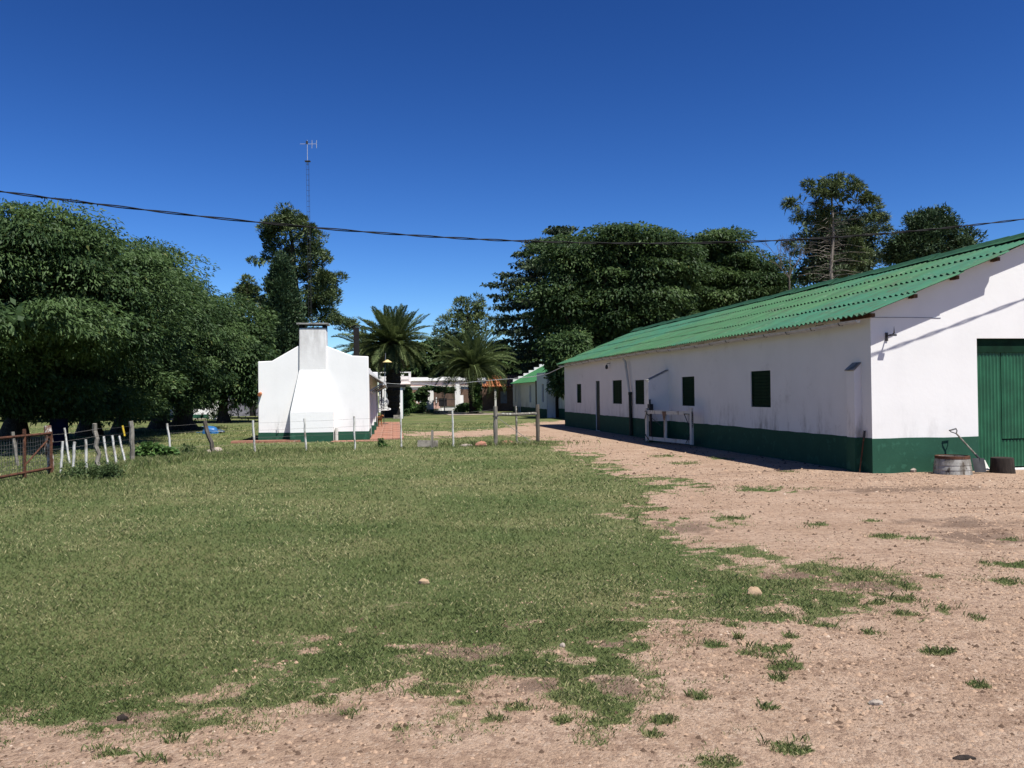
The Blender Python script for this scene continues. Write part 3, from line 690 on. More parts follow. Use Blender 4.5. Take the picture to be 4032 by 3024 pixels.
rf = MB(); rf.add([(.2, .2, 2.62), (1.9, .2, 3.3), (1.9, HD, 3.3), (.2, HD, 2.62), (HW-.2, .2, 2.62), (HW-.2, HD, 2.62)], [(0, 1, 2, 3), (1, 4, 5, 2)]); rf.build('roof', MCEM, cot)
# chimney
chm = MB()
def ring(z, x0, x1, p): return [(x0, .0, z), (x1, .0, z), (x1, -p, z), (x0, -p, z)]
lv = [ring(-.1, 1.14, 2.61, .43), ring(1.05, 1.14, 2.61, .42), ring(2.52, 1.42, 2.375, .08), ring(4.015, 1.43, 2.37, .065)]
vs = [p for L in lv for p in L]; vs2 = [(x, .6 if z > 2.0 else .2, z) if y == 0 else (x, y, z) for x, y, z in vs]
chm.add(vs2, [(j*4+i, j*4+(i+1) % 4, (j+1)*4+(i+1) % 4, (j+1)*4+i) for j in range(3) for i in range(4)]+[(12, 13, 14, 15)])
ch_o = soften(chm.build('chimney', MCH, cot), .03)
bx = MB().box((1.875, -.433, .52), (1.466, .03, 1.04)); bx.build('hearth_box', MCH, ch_o)
MB().box((1.875, -.445, .10), (1.49, .036, .44)).build('painted_foot', MGB, ch_o)
for x, y in ((1.50, -.0), (2.30, -.0), (1.50, .52), (2.30, .52)): MB().box((x, y, 4.075), (.13, .12, .12)).build('cap_brick', MBLK, ch_o)
MB().box((1.90, .26, 4.16), (1.10, .82, .055)).build('cap_slab', MCEM, ch_o)
MB().box((1.9, .27, 4.02), (.94, .70, .02)).build('soot_band', MBLK, ch_o)
MB().tube([(.075, .03, 1.70), (.075, -.22, 1.66)], .062, 10).build('spout', MTILE, cot, True)
MB().tube([(2.70, -.05, .45), (2.70, -.06, -.02)], .055, 8).build('drain_pipe', MPW, cot, True)
sp_ = MB(); sp_.box((3.33, 2.2, 3.4), (.21, .21, 1.6)); sp_.build('stove_pipe', MBLK, cot)
cw = MB(); cw.tube([(3.15, 2.2, 4.22), (3.28, 2.2, 4.30), (3.42, 2.2, 4.27), (3.5, 2.2, 4.2)], .02, 5); cw.build('pipe_cowl', MBLK, cot)
tp = MB(); tp.tube([(.68, -.02, .32), (.68, -.10, .40), (.68, -.10, .62)], .012, 5); tp.tube([(.68, -.1, .62), (.72, -.14, .62)], .012, 5); tp.build('water_tap', MMT, cot)
# awning along the right side
aw = MB(); corrugated(aw, lambda u, v, h: (HW+v, u, 2.38-.62*v+h), .9, HD-.3, .0, .52, .20, .035, 4, 0)
awn = aw.build('awning', MCEM, cot)
g2 = MB(); g2.tube([(HW+.50, 1.6, 2.02), (HW+.50, HD-.4, 2.0)], .055, 8); g2.build('awning_gutter', MMT, cot, True)
MB().tube([(HW+.48, 9.0, 2.0), (HW+.12, 9.1, 1.8), (HW+.12, 9.1, .02)], .045, 8).build('downpipe', MPW, cot, True)
for t in (1.2, 5, 9, 13, 17): MB().bar((HW, t, 1.75), (HW+.45, t, 2.03), .05).build('bracket', MGREY, awn)

# paved path on the right of the cottage, and the paving before its front wall
path = thing('paved_path', 'red paved path along the right side wall of the cottage', 'path', (-8.944, 29.169, 0), HR)
pm = [MB().box((0, 0, 0), (.385, .70, .06)).mesh('paver', MBRICK) for _ in range(1)][0]
for i in range(25):
    for j in range(3):
        o = link('paver', pm, path); o.location = (4.06+j*.40+.02*(i % 2), .35+i*.72, random.uniform(.0, .012)); o.rotation_euler = (random.uniform(-.01, .01), random.uniform(-.012, .012), random.uniform(-.01, .01))
MB().box((4.45, 9.2, -.05), (1.3, 18.4, .06)).build('bed', MDW, path)
ap = thing('paved_strip', 'low red paved strip at the left foot of the cottage front', 'paving', (-8.944, 29.169, 0), HR)
for i in range(5): MB().box((-.62+i*.47, -.28, .02), (.46, .44, .09)).build('paver', MBRICK, ap)
ap2 = MB().box((3.4, -.55, -.01), (1.7, .8, .035)); ap2o = tag(ap2.build('paved_apron', MBRICK), 'small red paved apron at the right front corner of the cottage', 'paving'); ap2o.location = (-8.944, 29.169, 0); ap2o.rotation_euler.z = HR

# ------------------------------------------------------------------ farther buildings
def frame_at(u, Y, deg):                   # ground spot seen under pixel column u at distance Y
    x = (u-CX)/F*Y
    return (x, Y, 0), math.radians(deg)
# building beyond the barn, same axis
p0, _ = frame_at(2118, 60, 9.854)
sb = thing('stable', 'low white building with crow-stepped gable and smooth green roof beyond the barn', 'building', p0, math.radians(9.854))
w = MB()
bh = [(.0, .9, .35, 2.25), (9.0, .9, 9.45, 2.2), (7.0, .02, 7.35, 2.25), (7.65, .02, 8.0, 2.25), (2.6, .9, 3.3, 2.2)]
wall_holes(w, side, .0, 10.3, -.1, 2.43, bh, .14)
w.box((2.5, 10.42, 1.2), (5.0, .24, 2.6)); w.box((2.5, .0, 1.2), (4.9, .2, 2.4))
stp = [(-.02, 2.4)]
for i in range(6): stp += [(-.02+.46*i, 2.80+.25*i), (-.02+.46*(i+1), 2.80+.25*i)]
stp += [(3.4, 4.25), (3.4, 2.4)]
w.prism(stp, 10.3, 10.54)
w.build('wall', MW, sb)
base_coat([(side, 0, 7.0, .52), (side, 8.0, 10.5, .50), (side, 7.35, 7.65, .51)]).build('painted_base', MGB, sb)
for (a, b, c, d) in bh: MB().box((.12, (a+c)/2, (b+d)/2), (.03, c-a-.004, d-b-.004)).build('door' if b < .1 else 'shutter', MGREY, sb)
rr = MB(); corrugated(rr, lambda u, v, h: (-.28+v, u, 2.42+.52*v+h), -.1, 10.29, 0, 3.3, .20, .02, 3, .02); rr.build('roof', MROOF2, sb)
MB().tube([(-.12, -.08, 2.5), (-.12, -.08, .0)], .09, 8).build('downpipe', MBLK, sb)
# projecting block nearer than the green roof
blk = thing('store_room', 'tall shaded white block with one narrow window, between the stepped gable and the barn', 'building', p0, math.radians(9.854))
w = MB(); wall_holes(w, lambda u, z, d: (-.72+d, u, z), -6.3, -3.1, -.1, 2.95, [(-5.35, 1.0, -4.75, 2.2)], .12)
w.box((1.2, -3.2, 1.42), (3.8, .2, 3.05)); w.box((.3, -6.2, 1.42), (2.0, .2, 3.05)); w.box((.6, -4.7, 2.93), (2.6, 3.1, .06))
w.add([(-.02, -16.8, -.1), (-.02, -6.3, -.1), (-.02, -6.3, 2.5), (-.02, -16.8, 2.5)], [(0, 1, 2, 3)]); w.box((2.0, -11.5, 2.47), (4.0, 10.2, .06))
w.build('wall', MW, blk)
base_coat([(lambda u, z, d: (-.72+d, u, z), -6.3, -3.1, .55), (lambda u, z, d: (-.02+d, u, z), -16.8, -6.32, .6)]).build('painted_base', MGB, blk)
wf = MB().box((-.63, -5.05, 1.6), (.03, .596, 1.19)); wfo = wf.build('window', MGLASS, blk)
MB().box((-.655, -5.05, 1.6), (.03, .05, 1.18)).build('mullion', MGREY, wfo)
MB().tube([(-.12, -6.6, 2.5), (-.12, -6.6, .0)], .10, 8).build('downpipe', MBLK, blk)

# main house at the end of the lawn
p1, a1 = frame_at(1495, 76, 7.0)
mh = thing('farmhouse', 'white flat-roofed farmhouse with parapet and pink cornice at the far end of the lawn', 'house', p1, a1)
k = 76/F
w = MB()
w.box((1.35, 3, 1.5), (2.9, 6, 3.0)); w.box((1.35, .1, 3.05), (2.8, .2, .5)); w.box((2.75, .1, 3.25), (.22, .24, .9)); w.box((-.05, .1, 3.25), (.22, .24, .9)); w.box((1.35, .1, 3.66), (2.98, .28, .09)); w.box((1.3, .1, 3.4), (.3, .2, .4)); w.box((2.1, .1, 3.4), (.2, .2, .15))
w.box((6.4, 4.2, 1.5), (7.2, 5, 3.0)); 
w.prism([(2.86, 2.9), (10.0, 2.9), (10.0, 3.12), (7.6, 3.12), (7.4, 3.24), (5.5, 3.24), (5.3, 3.13), (4.6, 3.13), (4.4, 3.22), (2.86, 3.22)], 1.6, 1.8)
w.build('wall', MWc, mh)
MB().box((6.4, 1.55, 2.92), (7.1, .14, .07)).build('cornice', MWc, mh)
MB().box((6.2, 1.55, 2.45), (6.7, .14, .07)).build('pink_band', MPINK, mh)
MB().box((1.9, -.35, 2.56), (2.3, .8, .07)).build('pink_cornice', MPINK, mh)
MB().box((6.3, 1.66, 1.25), (6.9, .04, 1.6)).build('veranda_opening', MBRN, mh)  # brown sheet standing for the veranda opening, its shade put into the colour
MB().box((4.4, 1.45, .55), (2.3, .2, .6)).build('pink_wall_foot', MPINK, mh)
bl_ = MB()
for i in range(5): bl_.box((.2+.32*i, -1.2, 1.1), (.12, .12, 2.1))
bl_.box((.85, -1.2, 2.1), (1.6, .16, .16)); bl_.build('porch_column', MWc, mh)
for i in range(7): MB().box((3.4+.30*i, 1.3, 1.05), (.10, .08, .55)).build('baluster', MWc, mh)
# garden wall with pillars and an iron gate in front of it
p2, a2 = frame_at(1593, 72, 7.0)
gw = thing('garden_wall', 'low white garden wall with green base and two tall white gate pillars', 'wall', p2, a2)
MB().box((1.2, 0, .32), (2.4, .2, .75)).build('wall', MWc, gw); MB().box((1.25, -.006, .10), (2.52, .23, .42)).build('painted_base', MGB, gw)
pA = MB().box((2.25, 0, 1.15), (.50, .5, 2.3)); pA.box((2.0, .05, .65), (.22, .3, 1.3)); pA.box((2.25, 0, 2.34), (.34, .34, .10)); pA.build('pillar', MWc, gw)
MB().box((2.25, -.01, .10), (.56, .56, .42)).build('painted_foot', MGB, gw)
pB = MB().box((4.62, .4, 1.2), (.48, .5, 2.3)); pB.box((4.62, .4, 2.40), (.34, .34, .12)); pB.box((4.98, .45, .75), (.28, .3, 1.5)); pB.build('pillar', MWc, gw)
MB().box((3.5, -.3, .07), (2.0, .5, .2)).build('doorstep', MCONC, gw)
ig = thing('iron_gate', 'dark iron bar gate between the two white pillars of the garden wall', 'gate', p2, a2)
for i in range(22): MB().box((2.55+i*.085, .2, 1.15), (.022, .022, 2.1 if i > 9 else 1.1)).build('bar', MIR, ig)
gf = MB().box((3.45, .2, .12), (1.9, .04, .05)); gf.box((3.45, .2, 1.15), (1.9, .04, .06)); gf.box((3.9, .2, 2.18), (.98, .04, .05)); gf.box((3.44, .2, 1.1), (.06, .05, 2.1)); gf.build('frame', MIR, ig)
MB().box((3.3, .26, .9), (.7, .05, .7)).build('lock_plate', MIR, ig)
fp = MB(); fp.add([(p2[0]+3.0, p2[1]-.6, .012), (p2[0]+6.6, p2[1]-.1, .012), (p2[0]+8.6, p2[1]-9, .012), (p2[0]+4.6, p2[1]-9.5, .012)], [(0, 1, 2, 3)])
fp.build('garden_path', MPATH, None, kind='structure')

# tiled pavilion
p3, a3 = frame_at(1905, 74, 9.0)
pv = thing('pavilion', 'dark brown open shelter with terracotta tiled roof behind the right palm', 'shelter', p3, a3)
MB().box((1.9, 2.0, 1.1), (3.6, .2, 2.3)).build('back_wall', MBRN, pv)
MB().box((1.5, -.1, 2.12), (3.6, .12, .10)).build('beam', MGREY, pv)
for x in (1.02, 3.1): MB().box((x, -.1, 1.03), (.17, .17, 2.06)).build('post', MPW, pv)
MB().box((2.05, 1.8, 1.25), (.6, .04, 1.1)).build('window', MGREY, pv)
tmb = MB(); tmb.tube([(0, 0, 0), (0, .52, .27)], [.115, .095], 6, False); tme = tmb.mesh('roof_tile', MTILE)
ro = MB(); ro.add([(-.2, -.3, 2.13), (3.6, -.3, 2.13), (3.6, 1.7, 3.17), (1.2, 1.7, 3.17)], [(0, 1, 2, 3)]); roo = ro.build('roof', MTILE, pv)
for j in range(4):
    for i in range(17):
        x = -.1+.22*i
        if x < -.2+1.4*(j*.5/2.0)+.0: continue
        o = link('roof_tile', tme, roo); o.location = (x, -.35+.48*j, 2.17+.25*j); o.rotation_euler.z = random.uniform(-.04, .04)

# porch in front of the left palm
p4, a4 = frame_at(1497, 56, 8.2)
pc = thing('porch', 'dark roofed open porch on white posts to the right of the cottage', 'porch', p4, a4)
MB().box((.85, 1.0, 2.2), (1.75, 2.6, .16)).build('roof', MBLK, pc)
MB().box((1.42, -.1, 1.05), (.16, .2, 2.14)).build('post', MWc, pc); MB().box((1.52, .02, 1.05), (.05, .24, 2.14)).build('post_edge', MGB, pc)
MB().box((.08, -.1, 1.05), (.12, .2, 2.14)).build('post', MBLK, pc)
MB().box((.68, 1.6, .27), (1.3, .12, .60)).build('low_wall', MBLK, pc)
MB().box((1.12, -.3, .16), (.5, .3, .14)).build('step', MCONC, pc); MB().box((1.12, -.34, .05), (.52, .4, .10)).build('step', MCONC, pc)
# cottage among the trees, grey shed, grill
p5, a5 = frame_at(668, 60, 6.0)
ch2 = thing('tree_cottage', 'white cottage half hidden by the tree trunks at the left, dark shutter hanging', 'cottage', p5, a5)
w = MB(); wall_holes(w, gab, 0, 2.72, -.1, 2.3, [(1.42, 1.35, 1.85, 2.0)], .12); w.box((2.62, 2.5, 1.1), (.2, 4.9, 2.4)); w.box((.1, 2.5, 1.1), (.2, 4.9, 2.4)); w.build('wall', MWc, ch2)
base_coat([(gab, 0, 2.73, .34)]).build('painted_base', MGB, ch2)
MB().box((1.63, .06, 1.67), (.42, .03, .64)).build('window', MGS, ch2); MB().box((1.60, -.22, 1.72), (.52, .4, .04)).build('window_hood', MGS, ch2)
MB().add([(-.3, -.3, 2.25), (3.0, -.3, 2.25), (3.0, 2.5, 3.0), (-.3, 2.5, 3.0), (3.0, 5.3, 2.25), (-.3, 5.3, 2.25)], [(0, 1, 2, 3), (3, 2, 4, 5)]).build('roof', MDW, ch2)
MB().box((1.3, -.7, .03), (2.6, 1.0, .07)).build('doorstep', MPATH, ch2)
p6, a6 = frame_at(882, 68, 4.0)
shd = thing('grey_shed', 'grey plastered shed in tree shade at the left of the cottage', 'shed', p6, a6)
w = MB(); w.box((1.0, 1.5, .8), (2.0, 3.0, 1.75)); w.box((2.95, 1.6, 1.0), (.9, 2.6, 2.8)); w.build('wall', MGRW, shd); MB().box((2.25, .2, .95), (.48, .06, 1.9)).build('door', MBLK, shd); MB().box((2.2, .9, 2.05), (4.4, 2.2, .09)).build('roof', MDW, shd)
p7, a7 = frame_at(906, 65, 0)
bq = thing('grill', 'black drum barbecue grill on legs before the grey shed', 'grill', p7, a7)
MB().tube([(.12, 0, .95), (.58, 0, .95)], .23, 12).build('drum', MBLK, bq); MB().box((.35, -.1, .72), (.72, .4, .07)).build('shelf', MBLK, bq)
for x in (.05, .62): MB().box((x, 0, .35), (.05, .05, .7)).build('leg', MBLK, bq)

# ------------------------------------------------------------------ fences and gate at the left
def post_mesh(a, b, w0, mat, name, parent, loc0, n=6, wob=.012, seed=0):
    R = random.Random(seed); a, b = Vector(a)-loc0, Vector(b)-loc0; m = MB(); pts = []
    for i in range(7):
        t = i/6; pts.append(a.lerp(b, t)+Vector((R.uniform(-wob, wob), R.uniform(-wob, wob), 0))*(1 if 0 < i < 6 else 0))
    pts.insert(0, pts[0]-(pts[1]-pts[0])*.5)
    m.tube(pts, [w0*R.uniform(.46, .54) for _ in pts], n)
    return m.build(name, mat, parent)
def wire(mb, pts, r=.0028, sag=.02):
    for p, q in zip(pts[:-1], pts[1:]):
        p, q = Vector(p), Vector(q); mb.tube([p.lerp(q, t)-Vector((0, 0, sag*4*t*(1-t))) for t in (0, .25, .5, .75, 1)], r, 4, False)
g0 = gp(197, 1862)
fl = thing('side_fence', 'old wire fence with short white pickets and two grey posts beside the rusty gate', 'fence', (g0.x, g0.y, 0))
L0 = Vector((g0.x, g0.y, 0))
def fpost(ub, vb, ut, vt, wpx, mat, name, parent, L, Y=None, seed=0, wob=.010):
    base = gp(ub, vb) if Y is None else Vector(((ub-CX)/F*Y, Y, 0)); Yb = base.y
    return post_mesh((base.x, base.y, 0), at(ut, vt, Yb), wpx/px(Yb), mat, name, parent, L, 6, wob, seed), at(ut, vt, Yb), base
plist = []
for i, (ub, vb, ut, vt, w_, Y) in enumerate([(236, 1872, 247, 1738, 9.5, 17.6), (284, 1872, 294, 1740, 10, 17.75), (339, 1856, 337, 1730, 10, 18.1), (425, 1848, 408, 1718, 9, 19.0), (458, 1837, 441, 1714, 9, 19.5), (492, 1822, 469, 1716, 8, 20.0), (272, 1823, 253, 1685, 8, 20.6)]):
    o, t_, b_ = fpost(ub, vb, ut, vt, w_, MPW, 'picket', fl, L0, Y, 20+i, .006); plist.append((b_, t_))
for i, (ub, vb, ut, vt, w_) in enumerate([(391, 1848, 373, 1668, 17), (523, 1823, 514, 1658, 18)]):
    o, t_, b_ = fpost(ub, vb, ut, vt, w_, MGW, 'post', fl, L0, None, 40+i, .030); plist.append((b_, t_))
wm = MB(); A_ = Vector((g0.x, g0.y, 0))-L0; P1 = gp(391, 1848)-L0; P2 = gp(523, 1823)-L0
for z in (.92, .76, .60, .44, .28): wire(wm, [A_+Vector((0, 0, z-.1)), P1+Vector((0, 0, z)), P2+Vector((0, 0, z))])
wm.build('wire', MWIRE, fl)
bg_ = gp(197, 1862)
gpst = thing('gate_post', 'thick peeling red and white post at the right end of the rusty gate', 'post', (bg_.x, bg_.y, 0))
post_mesh((0, 0, 0), (-.05, 0, 1.02), .155, MPR, 'trunk', gpst, Vector((0, 0, 0)), 8, .02, 5)
# rusty tube gate
rgt = thing('rusty_gate', 'rusty tubular farm gate with wire mesh at the left edge', 'gate', (0, 0, 0))
H1, H2 = Vector((bg_.x+.10, bg_.y-.14, 0)), Vector((-9.72, 15.15, 0))
def gpnt(t, z): p = H1.lerp(H2, t); return (p.x, p.y, z)
rgt.location = H1; rgt_off = H1.copy()
def G(t, z): p = Vector(gpnt(t, z))-rgt_off; return p
MB().tube([G(0, .86), G(1.0, .86)], .030, 8).build('top_rail', MRU, rgt, True); MB().tube([G(0, .12), G(1.0, .12)], .030, 8).build('bottom_rail', MRU, rgt, True)
for i, t in enumerate((0, .42, 1.0)): MB().tube([G(t, -.03 if i == 1 else .0), G(t, 1.0 if i == 1 else .9)], .036, 8).build('stile', MRU, rgt, True)
MB().tube([G(.06, .72), G(.42, .26)], .018, 6).build('brace', MRU, rgt)
for t, z, dt, dz in ((.0, .86, .06, -.2), (1.0, .86, -.10, -.22), (1.0, .06, -.10, .24)):
    m = MB(); m.add([G(t, z), G(t+dt, z), G(t, z+dz)], [(0, 1, 2)]); m.add([G(t, z)+Vector((.008, 0, 0)), G(t+dt, z)+Vector((.008, 0, 0)), G(t, z+dz)+Vector((.008, 0, 0))], [(0, 1, 2)]); m.build('gusset', MRU, rgt)
ms = MB(); R = random.Random(3)
for i in range(9): z = .14+.083*i; ms.tube([G(t, z+R.uniform(-.012, .012)) for t in np.linspace(0, 1, 12)], .0035, 4, False)
for i in range(26): t = .02+i*.038; ms.tube([G(t+R.uniform(-.004, .004), z) for z in np.linspace(.07, .84, 6)], .0035, 4, False)
ms.build('wire_mesh', MWIRE, rgt)
b8 = gp(68, 1845)
gp8 = thing('grey_stake', 'thin grey wooden stake standing behind the rusty gate mesh', 'post', ((68-CX)/F*20, 20, 0)); post_mesh((0, 0, 0), at(50, 1700, 20)-Vector(gp8.location), .075, MGW, 'stake', gp8, Vector((0, 0, 0)), 6, .008, 9)
# yellow stick hanging on the wire
ys_ = at(487, 1697, 20.2); yt, yb = at(482, 1676, 20.2), at(491, 1717, 20.2)
tag(MB().tube([yt, yb], .024, 6).build('yellow_tube', MYEL), 'short yellow tube hanging on the top wire by the grey post', 'tube')

# wire fence across the lawn
b0_ = gp(674, 1796); L1 = Vector((b0_.x, b0_.y, 0))
lf = thing('lawn_fence', 'wire fence on thin whitish stakes crossing the lawn before the cottage', 'fence', L1)
stk = [(674, 1796, 658, 1667, 8, MPW), (1004, 1785, 996, 1655, 8.5, MPW), (1205, 1775, 1198, 1648, 8.5, MPW), (1398, 1771, 1394, 1639, 7.5, MPW), (1581, 1760, 1577, 1632, 7.5, MPW), (1785, 1758, 1781, 1617, 8, MPW)]
tops = []
for i, (ub, vb, ut, vt, w_, mt) in enumerate(stk):
    o, t_, b_ = fpost(ub, vb, ut, vt, w_, mt, 'stake', lf, L1, None, 60+i, .010); tops.append((b_, t_))
o, lt_, lb_ = fpost(843, 1787, 806, 1656, 17, MDW, 'leaning_post', lf, L1, None, 71, .02); tops.insert(1, (lb_, lt_))
HL_, HRt = gp(1952, 1752), gp(2118, 1746)
tops.append((HL_, HL_+Vector((0, 0, 1.2))))
wm = MB()
for fz in (.92, .70, .48, .26): wire(wm, [b.lerp(t, fz)-L1 for b, t in tops], .0026, .01)
wm.build('wire', MWIRE, lf)
br_ = thing('fence_end_brace', 'grey round post pair joined by a lichened rail beside the dirt track', 'fence', (HL_.x, HL_.y, 0))
Lb = Vector((HL_.x, HL_.y, 0))
pA_ = post_mesh(HL_, at(1950, 1600, HL_.y), 17/px(HL_.y), MGW, 'post', br_, Lb, 8, .008, 80)
pB_ = post_mesh(HRt, at(2116, 1592, HRt.y), 15/px(HRt.y), MDW, 'post', br_, Lb, 8, .008, 81)
zt = at(2116, 1628, HRt.y).z
MB().tube([Vector((HL_.x, HL_.y, at(1950, 1632, HL_.y).z))-Lb, (Vector((HL_.x, HL_.y, at(1950, 1634, HL_.y).z)).lerp(Vector((HRt.x, HRt.y, zt)), .5)-Lb)+Vector((0, 0, -.01)), Vector((HRt.x, HRt.y, zt))-Lb], [.048, .052, .046], 8).build('rail', MLW, br_)
post_mesh((HL_.x+.66, HL_.y+1.2, 0), at(2031, 1598, HL_.y+1.2), .075, MLW, 'middle_stake', br_, Lb, 6, .01, 82)
wr = MB(); wr.tube([at(1952, 1640, HL_.y-.06)-Lb, at(2090, 1738, HL_.y-.02)-Lb], .008, 5); wr.lathe([(.085, -.02), (.088, 0), (.085, .02)], Vector((HL_.x, HL_.y, at(1950, 1640, HL_.y).z))-Lb, 8); wr.build('tie_wire', MWIRE, br_)
# short board post with a weathered plank at its foot
c = gp(1702, 1764)
sb_ = tag(MB().box((0, 0, .25), (.07, .05, .56), Matrix.Rotation(.03, 3, 'Y')).build('short_stake', MGW), 'short split stake standing behind a grey plank in the lawn', 'post'); sb_.location = (c.x, c.y, 0)
c = gp(1690, 1760)
pk = MB(); pk.box((-.03, 0, .09), (.62, .06, .2), Matrix.Rotation(.04, 3, 'Y')); pk.box((.17, -.06, .08), (.16, .06, .17)); pko = tag(pk.build('plank', MCONC), 'grey weathered plank lying on edge in the lawn by the short stake', 'plank'); pko.location = (c.x, c.y-.12, .02); pko.rotation_euler.z = .1
for i, (u, v, sx, sy, sz, lab, mt) in enumerate([(1838, 1755, .22, .15, .055, 'flat pale stone in the grass left of the brown boulder', MSTONE), (1894, 1756, .21, .2, .12, 'brown rounded boulder left of the braced fence posts', MBRICK), (1998, 1748, .24, .2, .09, 'reddish flat rock lying between the braced fence posts', MBRICK), (2055, 1745, .26, .15, .05, 'long low pale rock near the right braced fence post', MSTONE),
                                     (856, 1780, .16, .15, .11, 'pale tan rock leaning at the foot of the dark leaning post', MSTONE), (822, 1787, .09, .1, .10, 'small tan rock on the left foot of the dark leaning post', MSTONE), (900, 1783, .36, .14, .03, 'flat whitish slab in the grass right of the dark leaning post', MSTONE), (722, 1797, .10, .09, .04, 'tiny whitish stone in the grass near the thin white stake', MSTONE),
                                     (2970, 2340, .055, .045, .05, 'ochre stone at the ragged grass edge in the foreground', MOCH), (1670, 2298, .05, .04, .035, 'round tan stone alone in the middle of the lawn', MOCH), (483, 2822, .028, .02, .022, 'small dark brown clod in the grass at the lower left', MSTUMP), (3450, 2752, .038, .028, .02, 'grey stone with dark underside on the gravel at the lower right', MSTONE), (3795, 2965, .055, .022, .012, 'dark charred stick end on the gravel at the lower right', MSTUMP), (2215, 2545, .02, .02, .02, 'small whitish tuft root in the worn grass', MSTONE), (2400, 2930+0, .0, .0, .0, '', MSTONE)]):
    if not lab: continue
    c = gp(u, v); o = tag(MB().rock((0, 0, sz*.45), (sx, sy, sz), 100+i, 9, 6).build('stone', mt, None, True), lab, 'stone'); o.location = (c.x, c.y, float(gz(np.array([c.x]), np.array([c.y]))[0])-sz*.05-.004)

# ------------------------------------------------------------------ odds and ends in the yard
c = gp(830, 1706)
wb = thing('wheelbarrow', 'blue wheelbarrow tipped over on the lawn under the trees', 'wheelbarrow', (c.x, c.y, 0), .15); wb.scale = (.68, .68, .72)
tr = MB(); prs = []
for j, (k_, z_) in enumerate(((1, 0.0), (.96, .04), (.72, .30), (.5, .36))):
    for i in range(10):
        q_ = 2*math.pi*i/10; prs.append((-.05+.52*k_*math.copysign(abs(math.cos(q_))**.6, math.cos(q_)), .36*k_*math.copysign(abs(math.sin(q_))**.6, math.sin(q_)), z_))
tr.add(prs, [(j*10+i, j*10+(i+1) % 10, (j+1)*10+(i+1) % 10, (j+1)*10+i) for j in range(3) for i in range(10)]+[tuple(30+i for i in range(10))])
tro = tr.build('tray', MBLUE, wb, True); tro.rotation_euler = (.35, .12, 0); tro.location = (.02, .05, .04)
MB().tube([(-.85, -.25, .06), (-.3, -.38, .10), (.55, -.18, .12), (.78, -.1, .10)], .018, 6).build('handle', MBLUE, wb, True)
MB().tube([(-.62, .28, .42), (-.2, .32, .34), (.3, .2, .26), (.72, .02, .16), (.86, -.02, .10)], .018, 6).build('handle', MBLUE, wb, True)
whl = MB().tube([(.66, -.12, .075), (.66, .04, .075)], .17, 14); who = MB(); who.lathe([(.08, -.035), (.17, -.045), (.19, 0), (.17, .045), (.08, .035)], (.72, -.05, .06), 14); who.build('wheel', MIR, wb, True)
c = Vector(((231-CX)/F*28.5, 28.5, 0))
dr = thing('drum', 'dark navy drum standing in the tree shade behind the fence pickets', 'drum', c)
MB().lathe([(.0, 0), (.29, 0), (.30, .03), (.29, .3), (.305, .32), (.29, .34), (.29, .62), (.305, .64), (.29, .66), (.29, .9), (.3, .93), (.26, .92), (0, .91)], n=18).build('shell', MNAVY, dr, True); MB().lathe([(.302, .90), (.31, .915), (.302, .93)], n=18).build('hoop', MIR, dr, True)

